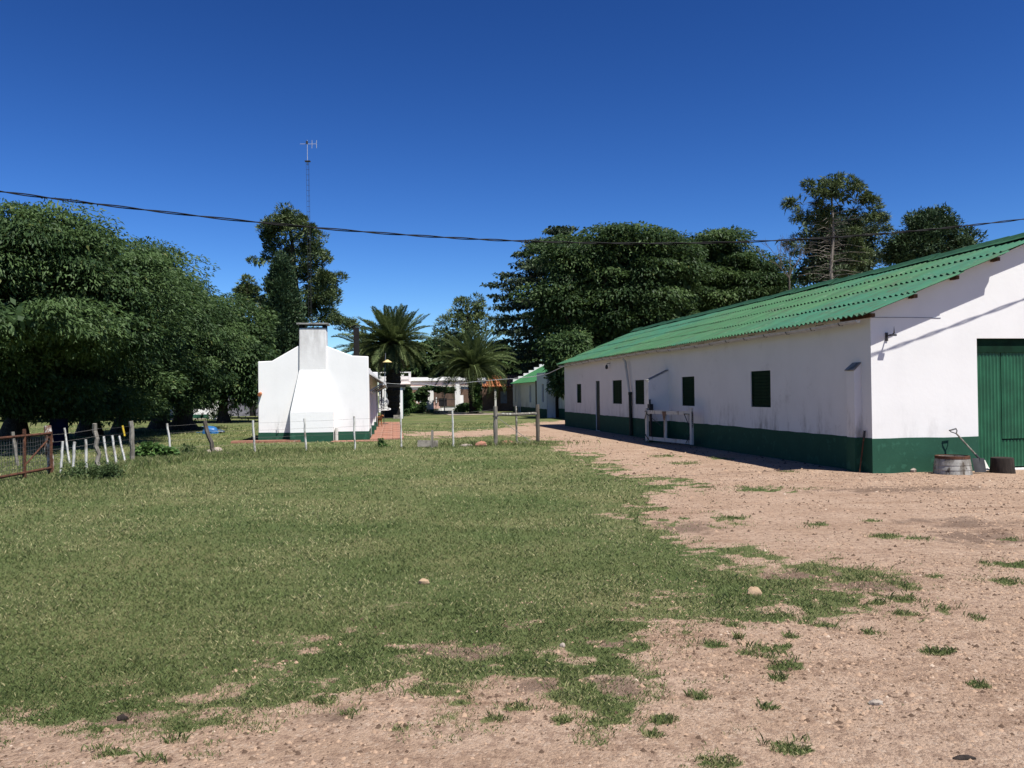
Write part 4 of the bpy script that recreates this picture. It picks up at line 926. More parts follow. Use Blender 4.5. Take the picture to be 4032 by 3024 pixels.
def skin_body(name, joints, edges, mat, parent, sub=2):
    me = bpy.data.meshes.new(name); me.from_pydata([j[0] for j in joints], edges, []); me.materials.append(mat)
    o = link(name, me, parent); sk = o.modifiers.new('skin', 'SKIN'); sk.use_smooth_shade = True
    for i, j in enumerate(joints):
        me.skin_vertices[0].data[i].radius = (j[1], j[1]*(j[2] if len(j) > 2 else 1)); me.skin_vertices[0].data[i].use_root = (i == 0)
    sb2 = o.modifiers.new('sub', 'SUBSURF'); sb2.levels = sub; sb2.render_levels = sub; return o
def dog(parent, mat, lie=False):
    if not lie:
        J = [((0, 0, .50), .105, 1.2), ((.22, 0, .49), .125, 1.25), ((.40, 0, .53), .10), ((.52, 0, .62), .07), ((.62, 0, .66), .075), ((.76, 0, .62), .035), ((-.18, 0, .51), .09), ((-.30, 0, .56), .025), ((-.42, 0, .70), .015)]
        Eg = [(0, 1), (1, 2), (2, 3), (3, 4), (4, 5), (0, 6), (6, 7), (7, 8)]
        for sy in (-1, 1):
            b = len(J); J += [((.36, .075*sy, .42), .055), ((.35+.03*sy, .085*sy, .22), .032), ((.37+.05*sy, .085*sy, .03), .026), ((.42+.05*sy, .085*sy, .012), .024)]; Eg += [(2, b), (b, b+1), (b+1, b+2), (b+2, b+3)]
            b = len(J); J += [((-.16, .075*sy, .38), .07), ((-.11-.03*sy, .09*sy, .27), .042), ((-.23-.04*sy, .09*sy, .15), .027), ((-.21-.04*sy, .09*sy, .02), .024), ((-.15-.04*sy, .09*sy, .012), .024)]; Eg += [(6, b), (b, b+1), (b+1, b+2), (b+2, b+3), (b+3, b+4)]
    else:
        J = [((0, 0, .20), .13, 1.1), ((.25, 0, .20), .14, 1.2), ((.42, 0, .24), .10), ((.52, .05, .34), .07), ((.60, .07, .36), .07), ((.71, .09, .31), .035), ((-.22, 0, .17), .11), ((-.40, .03, .08), .03), ((-.62, .05, .05), .02)]
        Eg = [(0, 1), (1, 2), (2, 3), (3, 4), (4, 5), (0, 6), (6, 7), (7, 8)]
        for sy in (-1, 1):
            b = len(J); J += [((.42, .10*sy, .16), .05), ((.56, .12*sy, .08), .035), ((.76, .12*sy, .03), .03)]; Eg += [(2, b), (b, b+1), (b+1, b+2)]
            b = len(J); J += [((-.20, .13*sy, .14), .075), ((-.05, .17*sy, .08), .04), ((-.18, .19*sy, .03), .03), ((-.08, .19*sy, .02), .026)]; Eg += [(6, b), (b, b+1), (b+1, b+2), (b+2, b+3)]
    o = skin_body('body', J, Eg, mat, parent)
    hx, hy, hz = J[4][0]
    for sy in (-1, 1): MB().add([(hx-.03, hy+.05*sy, hz+.06), (hx+.04, hy+.065*sy, hz+.05), (hx-.01, hy+.095*sy, hz-.05), (hx-.015, hy+.085*sy, hz-.04)], [(0, 1, 2), (0, 2, 3), (1, 2, 3)]).build('ear', mat, parent)
    MB().rock((J[5][0][0]+.028, J[5][0][1], J[5][0][2]+.01), (.014, .016, .012), 1, 6, 4).build('nose', MBLK, parent)
c = gp(1476, 1682)
dg = thing('dog', 'brown dog standing on the red paved path by the cottage wall', 'dog', (c.x+.10, c.y, .04), -.85); dg.scale = (.82, .82, .82); dog(dg, MDOG)
c = gp(870, 1655)
wd = thing('dog', 'white dog lying in the far grass beyond the wheelbarrow', 'dog', (c.x-.1, c.y, -.01), -.1); dog(wd, MWDOG, True)
c = gp(1512, 1672)
fn_ = thing('pedestal_fan', 'round wire cage fan on a thin dark stand beside the brown dog', 'fan', (c.x, c.y, .03))
MB().tube([(0, 0, 0), (0, 0, 1.02)], .022, 6).build('pole', MIR, fn_); MB().lathe([(.25, 0), (.24, .03), (0, .035)], n=14).build('foot', MIR, fn_)
cg = MB()
for r_, y_ in ((.26, 0), (.22, -.06), (.22, .06), (.13, -.09), (.13, .09)): cg.tube([(r_*math.cos(q_), y_, 1.18+r_*math.sin(q_)) for q_ in np.linspace(0, 2*math.pi, 19)], .009, 4, False)
for i in range(10):
    q_ = math.pi*i/5; cg.tube([(.04*math.cos(q_), -.1, 1.18+.04*math.sin(q_)), (.2*math.cos(q_), -.07, 1.18+.2*math.sin(q_)), (.26*math.cos(q_), 0, 1.18+.26*math.sin(q_))], .006, 4, False)
cg.build('cage', MMT, fn_)
for i in range(3):
    q_ = 2*math.pi*i/3+.4; MB().add([(.03*math.cos(q_), 0, 1.18+.03*math.sin(q_)), (.2*math.cos(q_-.35), .02, 1.18+.2*math.sin(q_-.35)), (.21*math.cos(q_+.35), -.02, 1.18+.21*math.sin(q_+.35))], [(0, 1, 2)]).build('blade', MGREY, fn_)
tb = MB(); tb.tube([(.36*math.copysign(abs(math.cos(q_))**.5, math.cos(q_))+.0, .07*math.sin(q_), .80+.05*math.sin(q_)) for q_ in np.linspace(0, 2*math.pi, 19)], .022, 5, False); tb.build('handle_ring', MWc, fn_)

# lamp on a thin pole behind the cottage
lx = at(1511, 1500, 58)
yl = thing('lamp', 'cream enamel lamp shade on a thin pole in front of the left palm trunk', 'lamp', (lx.x, 58, 0))
tl = at(1518, 1390, 58)
MB().tube([(-.05, 0, 0), tl-Vector((lx.x, 58, 0))], .018, 5).build('pole', MGREY, yl)
lc = at(1525, 1422, 58)-Vector((lx.x, 58, 0))
MB().lathe([(.06, .10), (.12, .06), (.34, -.08), (.33, -.09), (.10, .02)], lc, 14).build('lamp_shade', MCRM, yl, True)

# aerial mast behind the cottage
MY = 66.0
bx_ = Vector(((1228-CX)/F*MY, MY, 0)); tp_ = at(1211.5, 636, MY)
am = thing('aerial_mast', 'tall thin lattice mast carrying a rooftop aerial behind the cottage chimney', 'mast', bx_)
tv = tp_-bx_
cor = [Vector((.13*math.cos(q_), .13*math.sin(q_), 0)) for q_ in (math.radians(200), math.radians(-20), math.radians(90))]
for c_ in cor: MB().tube([c_, tv*.5+c_, tv+c_*.9], .011, 5).build('mast_leg', MIR, am)
rg_ = MB(); n_r = int(tv.z/.42)
for i in range(n_r):
    o_ = tv*(i+.5)/n_r
    for a_, b_ in ((0, 1), (1, 2), (2, 0)): rg_.tube([cor[a_]+o_, cor[b_]+o_], .0065, 4, False)
rg_.build('rung', MIR, am)
at_ = at(1210, 567, MY)-bx_
MB().tube([tv+Vector((-.02, 0, -.3)), at_], .022, 5).build('aerial_pole', MMT, am); MB().box(tv+Vector((.0, 0, .02)), (.42, .3, .07)).build('top_plate', MIR, am)
e0, e1 = at(1181, 567, MY)-bx_, at(1247, 567, MY)-bx_
ya = MB().tube([e0, e1], .017, 5); yao = ya.build('aerial_boom', MMT, am)
for u_ in (1210.5, 1228.5, 1246.5): MB().tube([at(u_, 552, MY)-bx_, at(u_-.3, 584, MY)-bx_], .02, 5).build('element', MMT, yao)
MB().box(at(1208.5, 561, MY)-bx_, (.14, .14, .2)).build('junction_box', MIR, yao)

# ------------------------------------------------------------------ overhead cables
cpts = [(-10, 10.02, 4.72), (-8.4, 10.46, 4.52), (-6.74, 10.92, 4.36), (-5.56, 11.24, 4.27), (-4.24, 11.61, 4.14), (-2.97, 11.96, 4.03), (-1.55, 12.35, 3.96), (0.0, 12.78, 3.94), (2.01, 13.33, 3.99), (3.87, 13.84, 4.11), (5.69, 14.35, 4.28), (8.15, 15.02, 4.53), (9.59, 15.42, 4.72), (11.5, 15.95, 5.02), (14, 16.64, 5.45)]
pc_ = thing('power_cable', 'twisted black overhead cable sagging across the whole yard', 'cable', (0, 12.78, 3.94))
cp = np.array(cpts); tt = np.linspace(-10, 14, 420); cy_ = np.interp(tt, cp[:, 0], cp[:, 1])
pf = np.polyfit(cp[:, 0], cp[:, 2], 4); cz_ = np.polyval(pf, tt)
for s_ in range(2):
    ph = s_*math.pi+tt*5.2+1.2*np.sin(tt*.9); MB().tube([(x, y-12.78+.010*math.cos(p), z-3.94+.011*math.sin(p)) for x, y, z, p in zip(tt, cy_, cz_, ph)], .0085, 5, False).build('strand', MBK, pc_, True)
# pale drop wire from barn eave to the cottage
w0, w1 = barn.matrix_basis @ Vector((-.3, BL, 2.86)), at(1500, 1497, 58)
dw = MB()
pts = [(2224, 1440, 39.4), (2160, 1470, 40.5), (2100, 1483, 41.7), (2030, 1490, 43), (1950, 1496, 45), (1850, 1505, 47), (1790, 1512, 48.5), (1720, 1520, 50), (1660, 1511, 52), (1590, 1513, 54), (1530, 1510, 56), (1500, 1505, 58)]
pts = [at(*p) for p in pts]
dwo = tag(dw.tube(pts, .015, 5, False).build('drop_wire', MWc), 'thin pale wire sagging from the far barn eave across to the lamp pole', 'wire')

# ------------------------------------------------------------------ foliage
def rdir(n, up=0.0):
    v = rng.normal(size=(n, 3)); v[:, 2] += up; return v/np.linalg.norm(v, axis=1)[:, None]
def leaf_quads(P, D, N, l, w, droop=.25):
    """diamond leaves: base P, along D, facing N"""
    B = np.cross(N, D); B /= np.linalg.norm(B, axis=1)[:, None]+1e-9
    l = l[:, None]; w = w[:, None]
    mid = P+D*l*.45+N*l*.06; tip = P+D*l; tip[:, 2] -= (l*droop*.5)[:, 0]
    return np.stack([P, mid-B*w, tip, mid+B*w], 1).reshape(-1, 3)
def crown_clumps(ells, n, cr, up=.25, inner=.72):
    E_ = np.array(ells, float); wgt = (E_[:, 3]*E_[:, 5])**.9; wgt /= wgt.sum()
    k = rng.choice(len(E_), n*3, p=wgt); d = rdir(n*3, up); rr_ = .78+.34*rng.random(n*3)**1.3
    C_ = E_[k, :3]+d*E_[k, 3:6]*rr_[:, None]
    keep = np.ones(len(C_), bool)
    for e in E_:
        q = (((C_-e[:3])/e[3:6])**2).sum(1); keep &= q > inner**2
    C_ = C_[keep][:n]; d = d[keep][:n]
    return C_, d, cr*(.55+.95*rng.random(len(C_)))
def foliage(name, mat, parent, ells, n_cl, cr, n_leaf, ll, lw, flat=.62, droop=.45, up=.25, tint0=.0, fill=.18, hang=.5, origin=(0, 0, 0)):
    C_, d, R_ = crown_clumps(ells, n_cl, cr, up)
    per = max(4, int(n_leaf*(1-fill)/max(1, len(C_))))
    i = np.repeat(np.arange(len(C_)), per); n = len(i)
    q = rdir(n, .55); rad = R_[i]*(.55+.5*rng.random(n)**.6)
    off = q*rad[:, None]; off[:, 2] *= flat
    P = C_[i]+off+d[i]*0
    out = off.copy(); out[:, 2] = 0; out += d[i]*.4*R_[i][:, None]; out += rng.normal(0, .50, (n, 3))*R_[i][:, None]; out[:, 2] -= hang*R_[i]*rng.random(n)
    D = out/(np.linalg.norm(out, axis=1)[:, None]+1e-9)
    N = q*.8+np.array([0, 0, .7])+rng.normal(0, .55, (n, 3)); N -= (N*D).sum(1)[:, None]*D; N /= np.linalg.norm(N, axis=1)[:, None]+1e-9
    l = ll*(.6+.8*rng.random(n)); w = lw*(.6+.8*rng.random(n))
    V = leaf_quads(P, D, N, l, w, droop)
    ct = rng.random(len(C_))**1.5*.62; tint = np.clip(ct[i]+.28*rng.random(n)+tint0, 0, .84); br = (rng.random(n) < .015); tint[br] = .95
    parts = [V]; tints = [np.repeat(tint, 4)]
    nf = int(n_leaf*fill)
    if nf:
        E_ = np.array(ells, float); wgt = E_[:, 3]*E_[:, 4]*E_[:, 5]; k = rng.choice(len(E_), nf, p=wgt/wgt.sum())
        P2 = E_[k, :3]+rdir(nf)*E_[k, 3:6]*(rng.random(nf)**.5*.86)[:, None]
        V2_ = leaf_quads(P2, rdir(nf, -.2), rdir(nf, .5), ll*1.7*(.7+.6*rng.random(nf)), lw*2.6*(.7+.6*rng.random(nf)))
        parts.append(V2_); tints.append(np.repeat(np.clip(rng.random(nf)*.4, 0, .8), 4))  # inner leaves tinted darker, so the shade of crown hollows sits in their colour
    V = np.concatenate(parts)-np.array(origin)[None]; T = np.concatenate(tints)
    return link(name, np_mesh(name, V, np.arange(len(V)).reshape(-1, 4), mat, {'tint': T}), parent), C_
def ell_px(lst, Y, dep=1.0, jit=0.0):        # ellipses measured on the photograph, set at distance Y
    o = []
    for e in lst:
        u, v, ru, rv = e[:4]; y = Y+(e[4] if len(e) > 4 else 0)+(rng.uniform(-jit, jit) if jit else 0)
        c = at(u, v, y); s = 1/px(y); o.append((c.x, c.y, c.z, ru*s, max(ru, rv*.8)*s*dep, rv*s))
    return o
def trunk_mesh(parent, mat, base, top, r0, r1, limbs=(), seed=0, flare=1.5, n=10):
    R = random.Random(seed); base, top = Vector(base), Vector(top); m = MB(); pts = []; rs_ = []
    for i in range(9):
        t = i/8; p = base.lerp(top, t); k = (top-base).length*.012
        pts.append(p+Vector((R.uniform(-k, k), R.uniform(-k, k), 0))*(1 if 0 < i < 8 else 0)); rs_.append(r0+(r1-r0)*t+(r0*(flare-1)*(1-t*8) if t < .125 else 0))
    pts.insert(0, pts[0]-Vector((0, 0, .3))); rs_.insert(0, rs_[0]*1.1)
    m.tube(pts, rs_, n)
    for a, b, ra in limbs:
        a, b = Vector(a), Vector(b); mid = a.lerp(b, .5)+Vector((R.uniform(-.1, .1), R.uniform(-.1, .1), R.uniform(.0, .12)))*(b-a).length
        m.tube([a, a.lerp(mid, .6), mid, b], [ra, ra*.8, ra*.6, ra*.22], 6)
    return m.build('trunk', mat, parent, True)
def tree(name, label, cat, u, Y, ells, mat, bark, trunk_r, n_cl, cr, n_leaf, ll, lw, trunk_top=None, group=None, limbs=7, lean=0, **kw):
    base = Vector(((u-CX)/F*Y, Y, 0)); t = thing(name, label, cat, base, 0, group)
    E_ = ell_px(ells, kw.pop('ey', Y), kw.pop('dep', 1.0)); seed = int(u)+int(Y*7)
    cro, C_ = foliage('crown', mat, t, E_, n_cl, cr, n_leaf, ll, lw, origin=base, **kw)
    zc = max(e[2] for e in E_) if trunk_top is None else trunk_top
    tp = Vector((lean, 0, zc)); L = []
    R = random.Random(seed)
    idx = list(range(len(C_))); R.shuffle(idx)
    for i in idx[:limbs]:
        q = Vector(C_[i])-base; a = Vector((lean, 0, 0))*min(1, q.z*.6/zc)+Vector((0, 0, max(.5, min(zc*.95, q.z*.55)))); L.append((a, q, trunk_r*.35))
    trunk_mesh(t, bark, (0, 0, 0), tp, trunk_r, trunk_r*.3, L, seed)
    return t
# the row of broad trees on the left
BR = dict(mat=LBROAD, bark=MBARK, ll=.155, lw=.028, flat=.40, hang=.55, dep=2.3)
tree('shade_tree', 'nearest big broadleaf tree at the left edge, its crown reaching highest of the row', 'tree', 52, 32, [(30, 955, 165, 80, -.5), (130, 890, 52, 36, -.5), (-120, 1020, 220, 120, -1), (170, 960, 140, 90, 0), (-100, 1150, 200, 130, 2), (70, 1110, 150, 70, 4), (90, 1265, 200, 62, -2.5), (-60, 1330, 180, 90, 0), (260, 1320, 70, 40, -.6), (40, 1420, 80, 50, -.5), (150, 1430, 230, 120, 4.8), (0, 1530, 160, 65, 2), (20, 1490, 60, 42, -.3), (110, 1600, 130, 40, 3), (-60, 1600, 110, 50, 2)], trunk_r=.42, n_cl=140, cr=1.15, n_leaf=118000, ey=25.5, limbs=12, trunk_top=6.5, **BR)
tree('shade_tree', 'second broadleaf tree from the left edge, sloping dark crown behind the grey fence post', 'tree', 350, 36, [(300, 1005, 150, 85, -1), (420, 1075, 145, 90, -1), (330, 1190, 170, 80, 5), (500, 1190, 120, 100, 0), (470, 1300, 120, 70, -.5), (330, 1345, 70, 38, -2), (400, 1460, 180, 110, 5), (430, 1370, 70, 45, -.3), (300, 1530, 50, 32, -.5), (200, 1560, 40, 30, 0), (330, 1600, 130, 42, 3), (440, 1590, 90, 40, 3)], trunk_r=.40, n_cl=115, cr=1.15, n_leaf=90000, ey=28, limbs=12, trunk_top=6, **BR)
tree('shade_tree', 'third broadleaf tree of the left row, in the middle with a wide low crown', 'tree', 478, 39, [(590, 1100, 130, 105, 0), (640, 1210, 110, 90, 0), (600, 1310, 120, 75, 0), (550, 1390, 100, 55, .6), (560, 1510, 120, 80, 4), (535, 1545, 60, 42, -1.5), (540, 1210, 60, 60, 0), (560, 1600, 110, 38, 2)], trunk_r=.36, n_cl=90, cr=1.1, n_leaf=58000, ey=34, limbs=10, trunk_top=5, **BR)
tree('shade_tree', 'fourth broadleaf tree of the left row, pale swollen trunk base at the lawn edge', 'tree', 628, 43, [(700, 1180, 105, 105), (740, 1300, 100, 105), (700, 1410, 100, 75), (660, 1480, 85, 50, -3), (640, 1510, 110, 60, 2)], trunk_r=.42, n_cl=60, cr=1.1, n_leaf=42000, ey=40, limbs=8, trunk_top=5, **BR)
tree('shade_tree', 'fifth broadleaf tree of the left row, thick gnarled trunk left of the blue wheelbarrow', 'tree', 722, 41, [(690, 1500, 90, 75), (760, 1430, 120, 110), (820, 1310, 90, 90)], trunk_r=.50, n_cl=55, cr=.95, n_leaf=36000, ey=40, limbs=8, trunk_top=4.2, **BR)
tree('shade_tree', 'sixth broadleaf tree of the left row, nearest the white cottage, lighter green', 'tree', 880, 52, [(900, 1330, 120, 120), (975, 1410, 70, 120), (860, 1480, 110, 110), (960, 1540, 60, 60), (770, 1560, 90, 50)], mat=LBROAD2, bark=MBARK, ll=.23, lw=.048, trunk_r=.32, n_cl=75, cr=1.1, n_leaf=36000, limbs=8, trunk_top=5)
# conifers behind the cottage
z1 = lambda L: [(900+.4823*a, 500+.4823*b, .4823*c, .4823*d) for a, b, c, d in L]
pine_e = z1([(470, 740, 80, 60), (560, 780, 60, 60), (400, 800, 70, 50), (650, 850, 70, 60), (330, 850, 50, 45), (310, 940, 60, 45), (430, 920, 70, 50), (560, 900, 70, 60), (700, 930, 55, 60), (350, 980, 60, 30), (500, 1010, 70, 50), (620, 1000, 80, 60), (720, 1020, 50, 50), (260, 1090, 65, 45), (340, 1070, 50, 40), (470, 1100, 80, 40), (790, 1070, 40, 40), (600, 1130, 60, 50), (720, 1150, 60, 40), (640, 1220, 70, 40), (760, 1250, 70, 40), (860, 1260, 60, 60), (700, 1330, 60, 30), (840, 1340, 50, 40), (650, 1400, 60, 40), (750, 1390, 70, 40), (830, 1430, 60, 30), (700, 1470, 80, 40), (800, 1500, 50, 30), (880, 1560, 110, 45), (960, 1600, 50, 40), (780, 1570, 80, 40), (600, 1550, 80, 50)])
def conifer(name, label, u, Y, ells, mat, bark, r0, top_uv, per_clump, cr, ll, lw, base_uv=None, flat=.8, hang=-.3, cat='tree', jit=1.6, sub=5, fill=.04, limb_r=.07, keepn=None):
    base = Vector(((u-CX)/F*Y, Y, 0)); t = thing(name, label, cat, base)
    E_ = ell_px(ells, Y, .9, jit); n_cl = len(E_)*sub
    cro, C_ = foliage('crown', mat, t, E_, n_cl, cr, n_cl*per_clump, ll, lw, flat=flat, droop=-.1, up=.2, fill=fill, hang=hang, origin=base)
    tp = at(top_uv[0], top_uv[1], Y)-base; L = []
    for e in E_:
        q = Vector(e[:3])-base; k = max(.05, min(.97, (q.z-.12*math.hypot(q.x, q.y))/tp.z)); L.append((tp*k, q, limb_r*(1.25-k)))
    trunk_mesh(t, bark, (0, 0, 0), tp, r0, r0*.25, L, int(u))
    return t, base, tp
conifer('pine_tree', 'tall open pine with gaps in its crown behind the aerial mast', 1225, 74, pine_e, LPINE, MBARK, .42, (1130, 850), 190, .55, .30, .042)
conifer('pine_tree', 'small pine showing between the left trees and the dense cypress', 1000, 84, z1([(130, 1290, 70, 45), (90, 1390, 50, 40), (200, 1370, 60, 40), (150, 1440, 60, 40), (250, 1440, 30, 40), (110, 1330, 50, 40), (170, 1330, 50, 40), (250, 1540, 50, 50)]), LPINE, MBARK, .25, (972, 1120), 190, .55, .30, .042)
conifer('pine_tree', 'rounded pine rising behind the right palm, left of the cedar', 1830, 92, [(1830, 1225, 55, 35), (1790, 1270, 50, 35), (1760, 1310, 40, 35), (1860, 1260, 50, 40), (1900, 1300, 50, 50), (1830, 1320, 60, 40), (1780, 1350, 40, 30), (1740, 1345, 25, 30), (1880, 1215, 30, 30), (1850, 1380, 70, 50), (1790, 1400, 50, 40)], LPINE, MBARK, .35, (1840, 1210), 210, .65, .34, .05)
# cypress
cb = Vector(((1112-CX)/F*60, 60, 0))
ct_ = thing('cypress', 'dense dark cone-shaped cypress standing just behind the cottage roof', 'tree', cb)
ce_ = []
for v, hw, du in [(1060, 22, 0), (1100, 40, -2), (1150, 55, 0), (1200, 66, 2), (1250, 76, 3), (1300, 84, 3), (1350, 90, 2), (1400, 95, 0), (1460, 96, 0), (1520, 90, 0), (1580, 80, 0)]:
    for dy in (0,): ce_ += ell_px([(1107+du, v, hw, 45)], 60, .9)
foliage('crown', LCYP, ct_, ce_, 620, .42, 60000, .19, .052, flat=1.2, droop=-.3, up=.3, fill=.12, hang=-1.2, origin=cb)
trunk_mesh(ct_, MBARK, (0, 0, 0), (0, 0, 7.5), .35, .08)
# cedar with flat tiers
cY = 84; cu = 2205; cbase = Vector(((cu-CX)/F*cY, cY, 0))
cdr = thing('cedar', 'big dark cedar with flat layered branches left of the broad tree', 'tree', cbase)
ctop = at(2215, 905, cY)-cbase; CE = []; CL = []
vv = 905; k_ = 0
sil = [(905, 50), (950, 130), (1000, 185), (1050, 215), (1100, 255), (1150, 262), (1200, 280), (1260, 300), (1330, 290), (1400, 280), (1460, 250)]
while vv < 1470:
    hw = np.interp(vv, [a for a, b in sil], [b for a, b in sil])/px(cY)
    for i in range(7):
        th = 2*math.pi*(i/7)+k_*1.9+rng.uniform(-.25, .25); r_ = hw*rng.uniform(.72, 1.02); c = at(2205, vv+rng.uniform(-8, 8), cY)
        for f_ in ((.45, .78, 1.0) if hw > 2 else (.5, .95)):
            CE.append((c.x+math.cos(th)*r_*f_, cY+math.sin(th)*r_*f_, c.z-.10*r_*f_, .72+.28*hw*.25, .72+.28*hw*.25, .13))
        q = Vector((math.cos(th)*r_, math.sin(th)*r_, c.z-.1*r_)); CL.append((Vector((0, 0, c.z-.15)), q, .08))
    vv += 40; k_ += 1
foliage('crown', LCED, cdr, CE, len(CE)*5, .5, 62000, .30, .062, flat=.22, droop=.25, up=.4, fill=.10, hang=.25, origin=cbase)
trunk_mesh(cdr, MBARK, (0, 0, 0), ctop, .5, .1, CL, 3)
# broad trees above the barn
z7 = lambda L: [(1900+.7233*a, 800+.7233*b, .7233*c, .7233*d) for a, b, c, d in L]
tree('broad_tree', 'largest broad green tree above the far half of the barn roof', 'tree', 2330, 74, z7([(720, 230, 170, 95), (880, 260, 120, 90), (500, 320, 140, 100), (830, 370, 190, 110), (560, 450, 180, 110), (420, 560, 130, 100), (760, 520, 200, 110), (980, 480, 110, 110), (620, 660, 200, 110), (450, 760, 120, 100), (1000, 640, 160, 80), (800, 680, 160, 80), (620, 850, 130, 80), (1050, 330, 90, 80), (1060, 420, 90, 90)]), LBROAD2, MBARK, .5, 150, 1.75, 95000, .32, .072, trunk_top=11, limbs=16, flat=.42, hang=.5)
tree('broad_tree', 'second broad green tree behind the middle of the barn roof, left of the bare tree', 'tree', 2870, 80, z7([(1190, 250, 130, 75), (1330, 240, 70, 60), (1130, 360, 150, 100), (1340, 350, 150, 90), (1460, 380, 110, 80), (1220, 500, 190, 110), (1430, 500, 160, 100), (1600, 480, 100, 80), (1050, 470, 110, 90), (1640, 590, 80, 60), (1500, 620, 140, 60)]), LBROAD2, MBARK, .45, 110, 1.8, 75000, .33, .07, trunk_top=11, limbs=12, flat=.42, hang=.5)
tree('broad_tree', 'dark leaning tree with low drooping foliage over the shaded store room', 'tree', 2262, 52, [(2208, 1445, 34, 45), (2210, 1510, 26, 36), (2250, 1390, 60, 60)], LBROAD, MBARK, .25, 60, .6, 14000, .26, .06, trunk_top=3.2, limbs=6)
# araucaria with bare whorled branches
z3 = lambda L: [(2950+.4521*a, 650+.4521*b, .4521*c, .4521*d) for a, b, c, d in L]
aY = 64
arau = z3([(700, 120, 80, 38), (800, 130, 80, 36), (620, 165, 60, 40), (540, 200, 55, 40), (880, 170, 60, 36), (940, 210, 60, 40), (1010, 220, 50, 40), (490, 255, 40, 36), (700, 220, 100, 50), (620, 260, 60, 40), (810, 240, 80, 40), (850, 300, 70, 40), (570, 320, 50, 36), (420, 330, 45, 36), (360, 350, 36, 36), (980, 310, 50, 36), (1040, 320, 50, 36), (1100, 370, 50, 40), (1060, 420, 46, 36), (410, 440, 40, 40), (640, 370, 70, 40), (760, 390, 70, 40), (520, 455, 60, 36), (480, 480, 40, 36), (880, 420, 60, 40), (1150, 460, 40, 40), (450, 530, 45, 36), (500, 580, 36, 30), (640, 480, 50, 40), (1180, 555, 36, 36), (1040, 460, 36, 30), (870, 520, 70, 40), (900, 600, 60, 36), (840, 500, 40, 40), (350, 710, 34, 26), (270, 640, 26, 22), (430, 640, 20, 16), (460, 720, 40, 30), (390, 770, 26, 24), (1240, 600, 26, 20), (960, 800, 70, 50), (930, 700, 50, 40), (870, 960, 50, 40)])
at_o, ab_, atp = conifer('araucaria', 'tall araucaria with pale straight trunk, bare lower branches and tufted top', 3278, aY, arau, LPINE, MBARKP, .24, (3270, 715), 110, .27, .34, .030, jit=1.0, sub=3, flat=.9, hang=.5, limb_r=.05)
wh = MB(); R = random.Random(11)
for v in range(850, 1130, 13):
    z = at(3276, v, aY).z
    for i in range(4):
        th = R.uniform(0, 6.28); r_ = R.uniform(.8, 2.9); e = Vector((math.cos(th)*r_, math.sin(th)*r_, z+R.uniform(-.5, .25)))
        k = Vector((atp.x*z/atp.z, 0, z)); wh.tube([k, k.lerp(e, .5)+Vector((0, 0, .12)), e+Vector((0, 0, -.1))], [.020, .014, .006], 4)
wh.build('bare_branches', MBARKP, at_o)
conifer('dark_conifer', 'bushy dark conifer crowding behind the araucaria trunk', 3330, 72, z3([(600, 700, 130, 120), (700, 560, 120, 110), (880, 520, 120, 100), (960, 640, 150, 110), (800, 700, 150, 120), (1010, 780, 150, 110), (900, 870, 200, 100), (620, 850, 150, 110), (500, 950, 130, 100), (1060, 550, 70, 70), (730, 990, 180, 80)]), LCED, MBARK, .4, (3300, 880), 120, .75, .34, .055, sub=14, jit=1.5, fill=.15, flat=.7)
conifer('round_conifer', 'rounded dark conifer with lumpy crown above the near half of the barn roof', 3690, 66, z3([(1600, 470, 130, 65), (1500, 520, 110, 80), (1720, 520, 90, 70), (1430, 620, 100, 60), (1600, 590, 160, 80), (1760, 610, 70, 70), (1880, 640, 75, 50), (1940, 690, 50, 60), (1340, 680, 80, 60), (1500, 730, 160, 80), (1680, 740, 120, 70), (1280, 780, 100, 80), (1230, 700, 60, 40), (1850, 730, 80, 60), (1400, 820, 150, 60)]), LCYP, MBARK, .4, (3690, 850), 85, .6, .26, .05, sub=16, jit=1.0, fill=.12, flat=.85)
# bare tree
dY = 58; db = at(3108, 1095, dY); dbase = Vector((db.x, dY, 0))
bt = thing('bare_tree', 'small leafless tree with thin branches left of the araucaria', 'tree', dbase)
m = MB(); R = random.Random(5)
def twig(a, dr_, L, r, dep):
    b = a+dr_*L; m.tube([a, a.lerp(b, .5)+Vector((R.uniform(-.06, .06), R.uniform(-.06, .06), 0))*L, b], [r, r*.8, r*.6], 5)
    if dep:
        for _ in range(3 if dep > 1 else 4):
            d2 = (dr_+Vector((R.uniform(-.7, .7), R.uniform(-.7, .7), R.uniform(-.25, .55)))).normalized(); twig(a.lerp(b, R.uniform(.55, 1)), d2, L*R.uniform(.55, .8), r*.55, dep-1)
m.tube([(0, 0, -.3), (0, 0, 4), db-dbase], [.12, .09, .055], 8)
for dx in (-.75, -.35, .1, .5): twig(db-dbase, Vector((dx, R.uniform(-.3, .3), .9)).normalized(), 1.5, .034, 3)
m.build('trunk', MDW, bt)

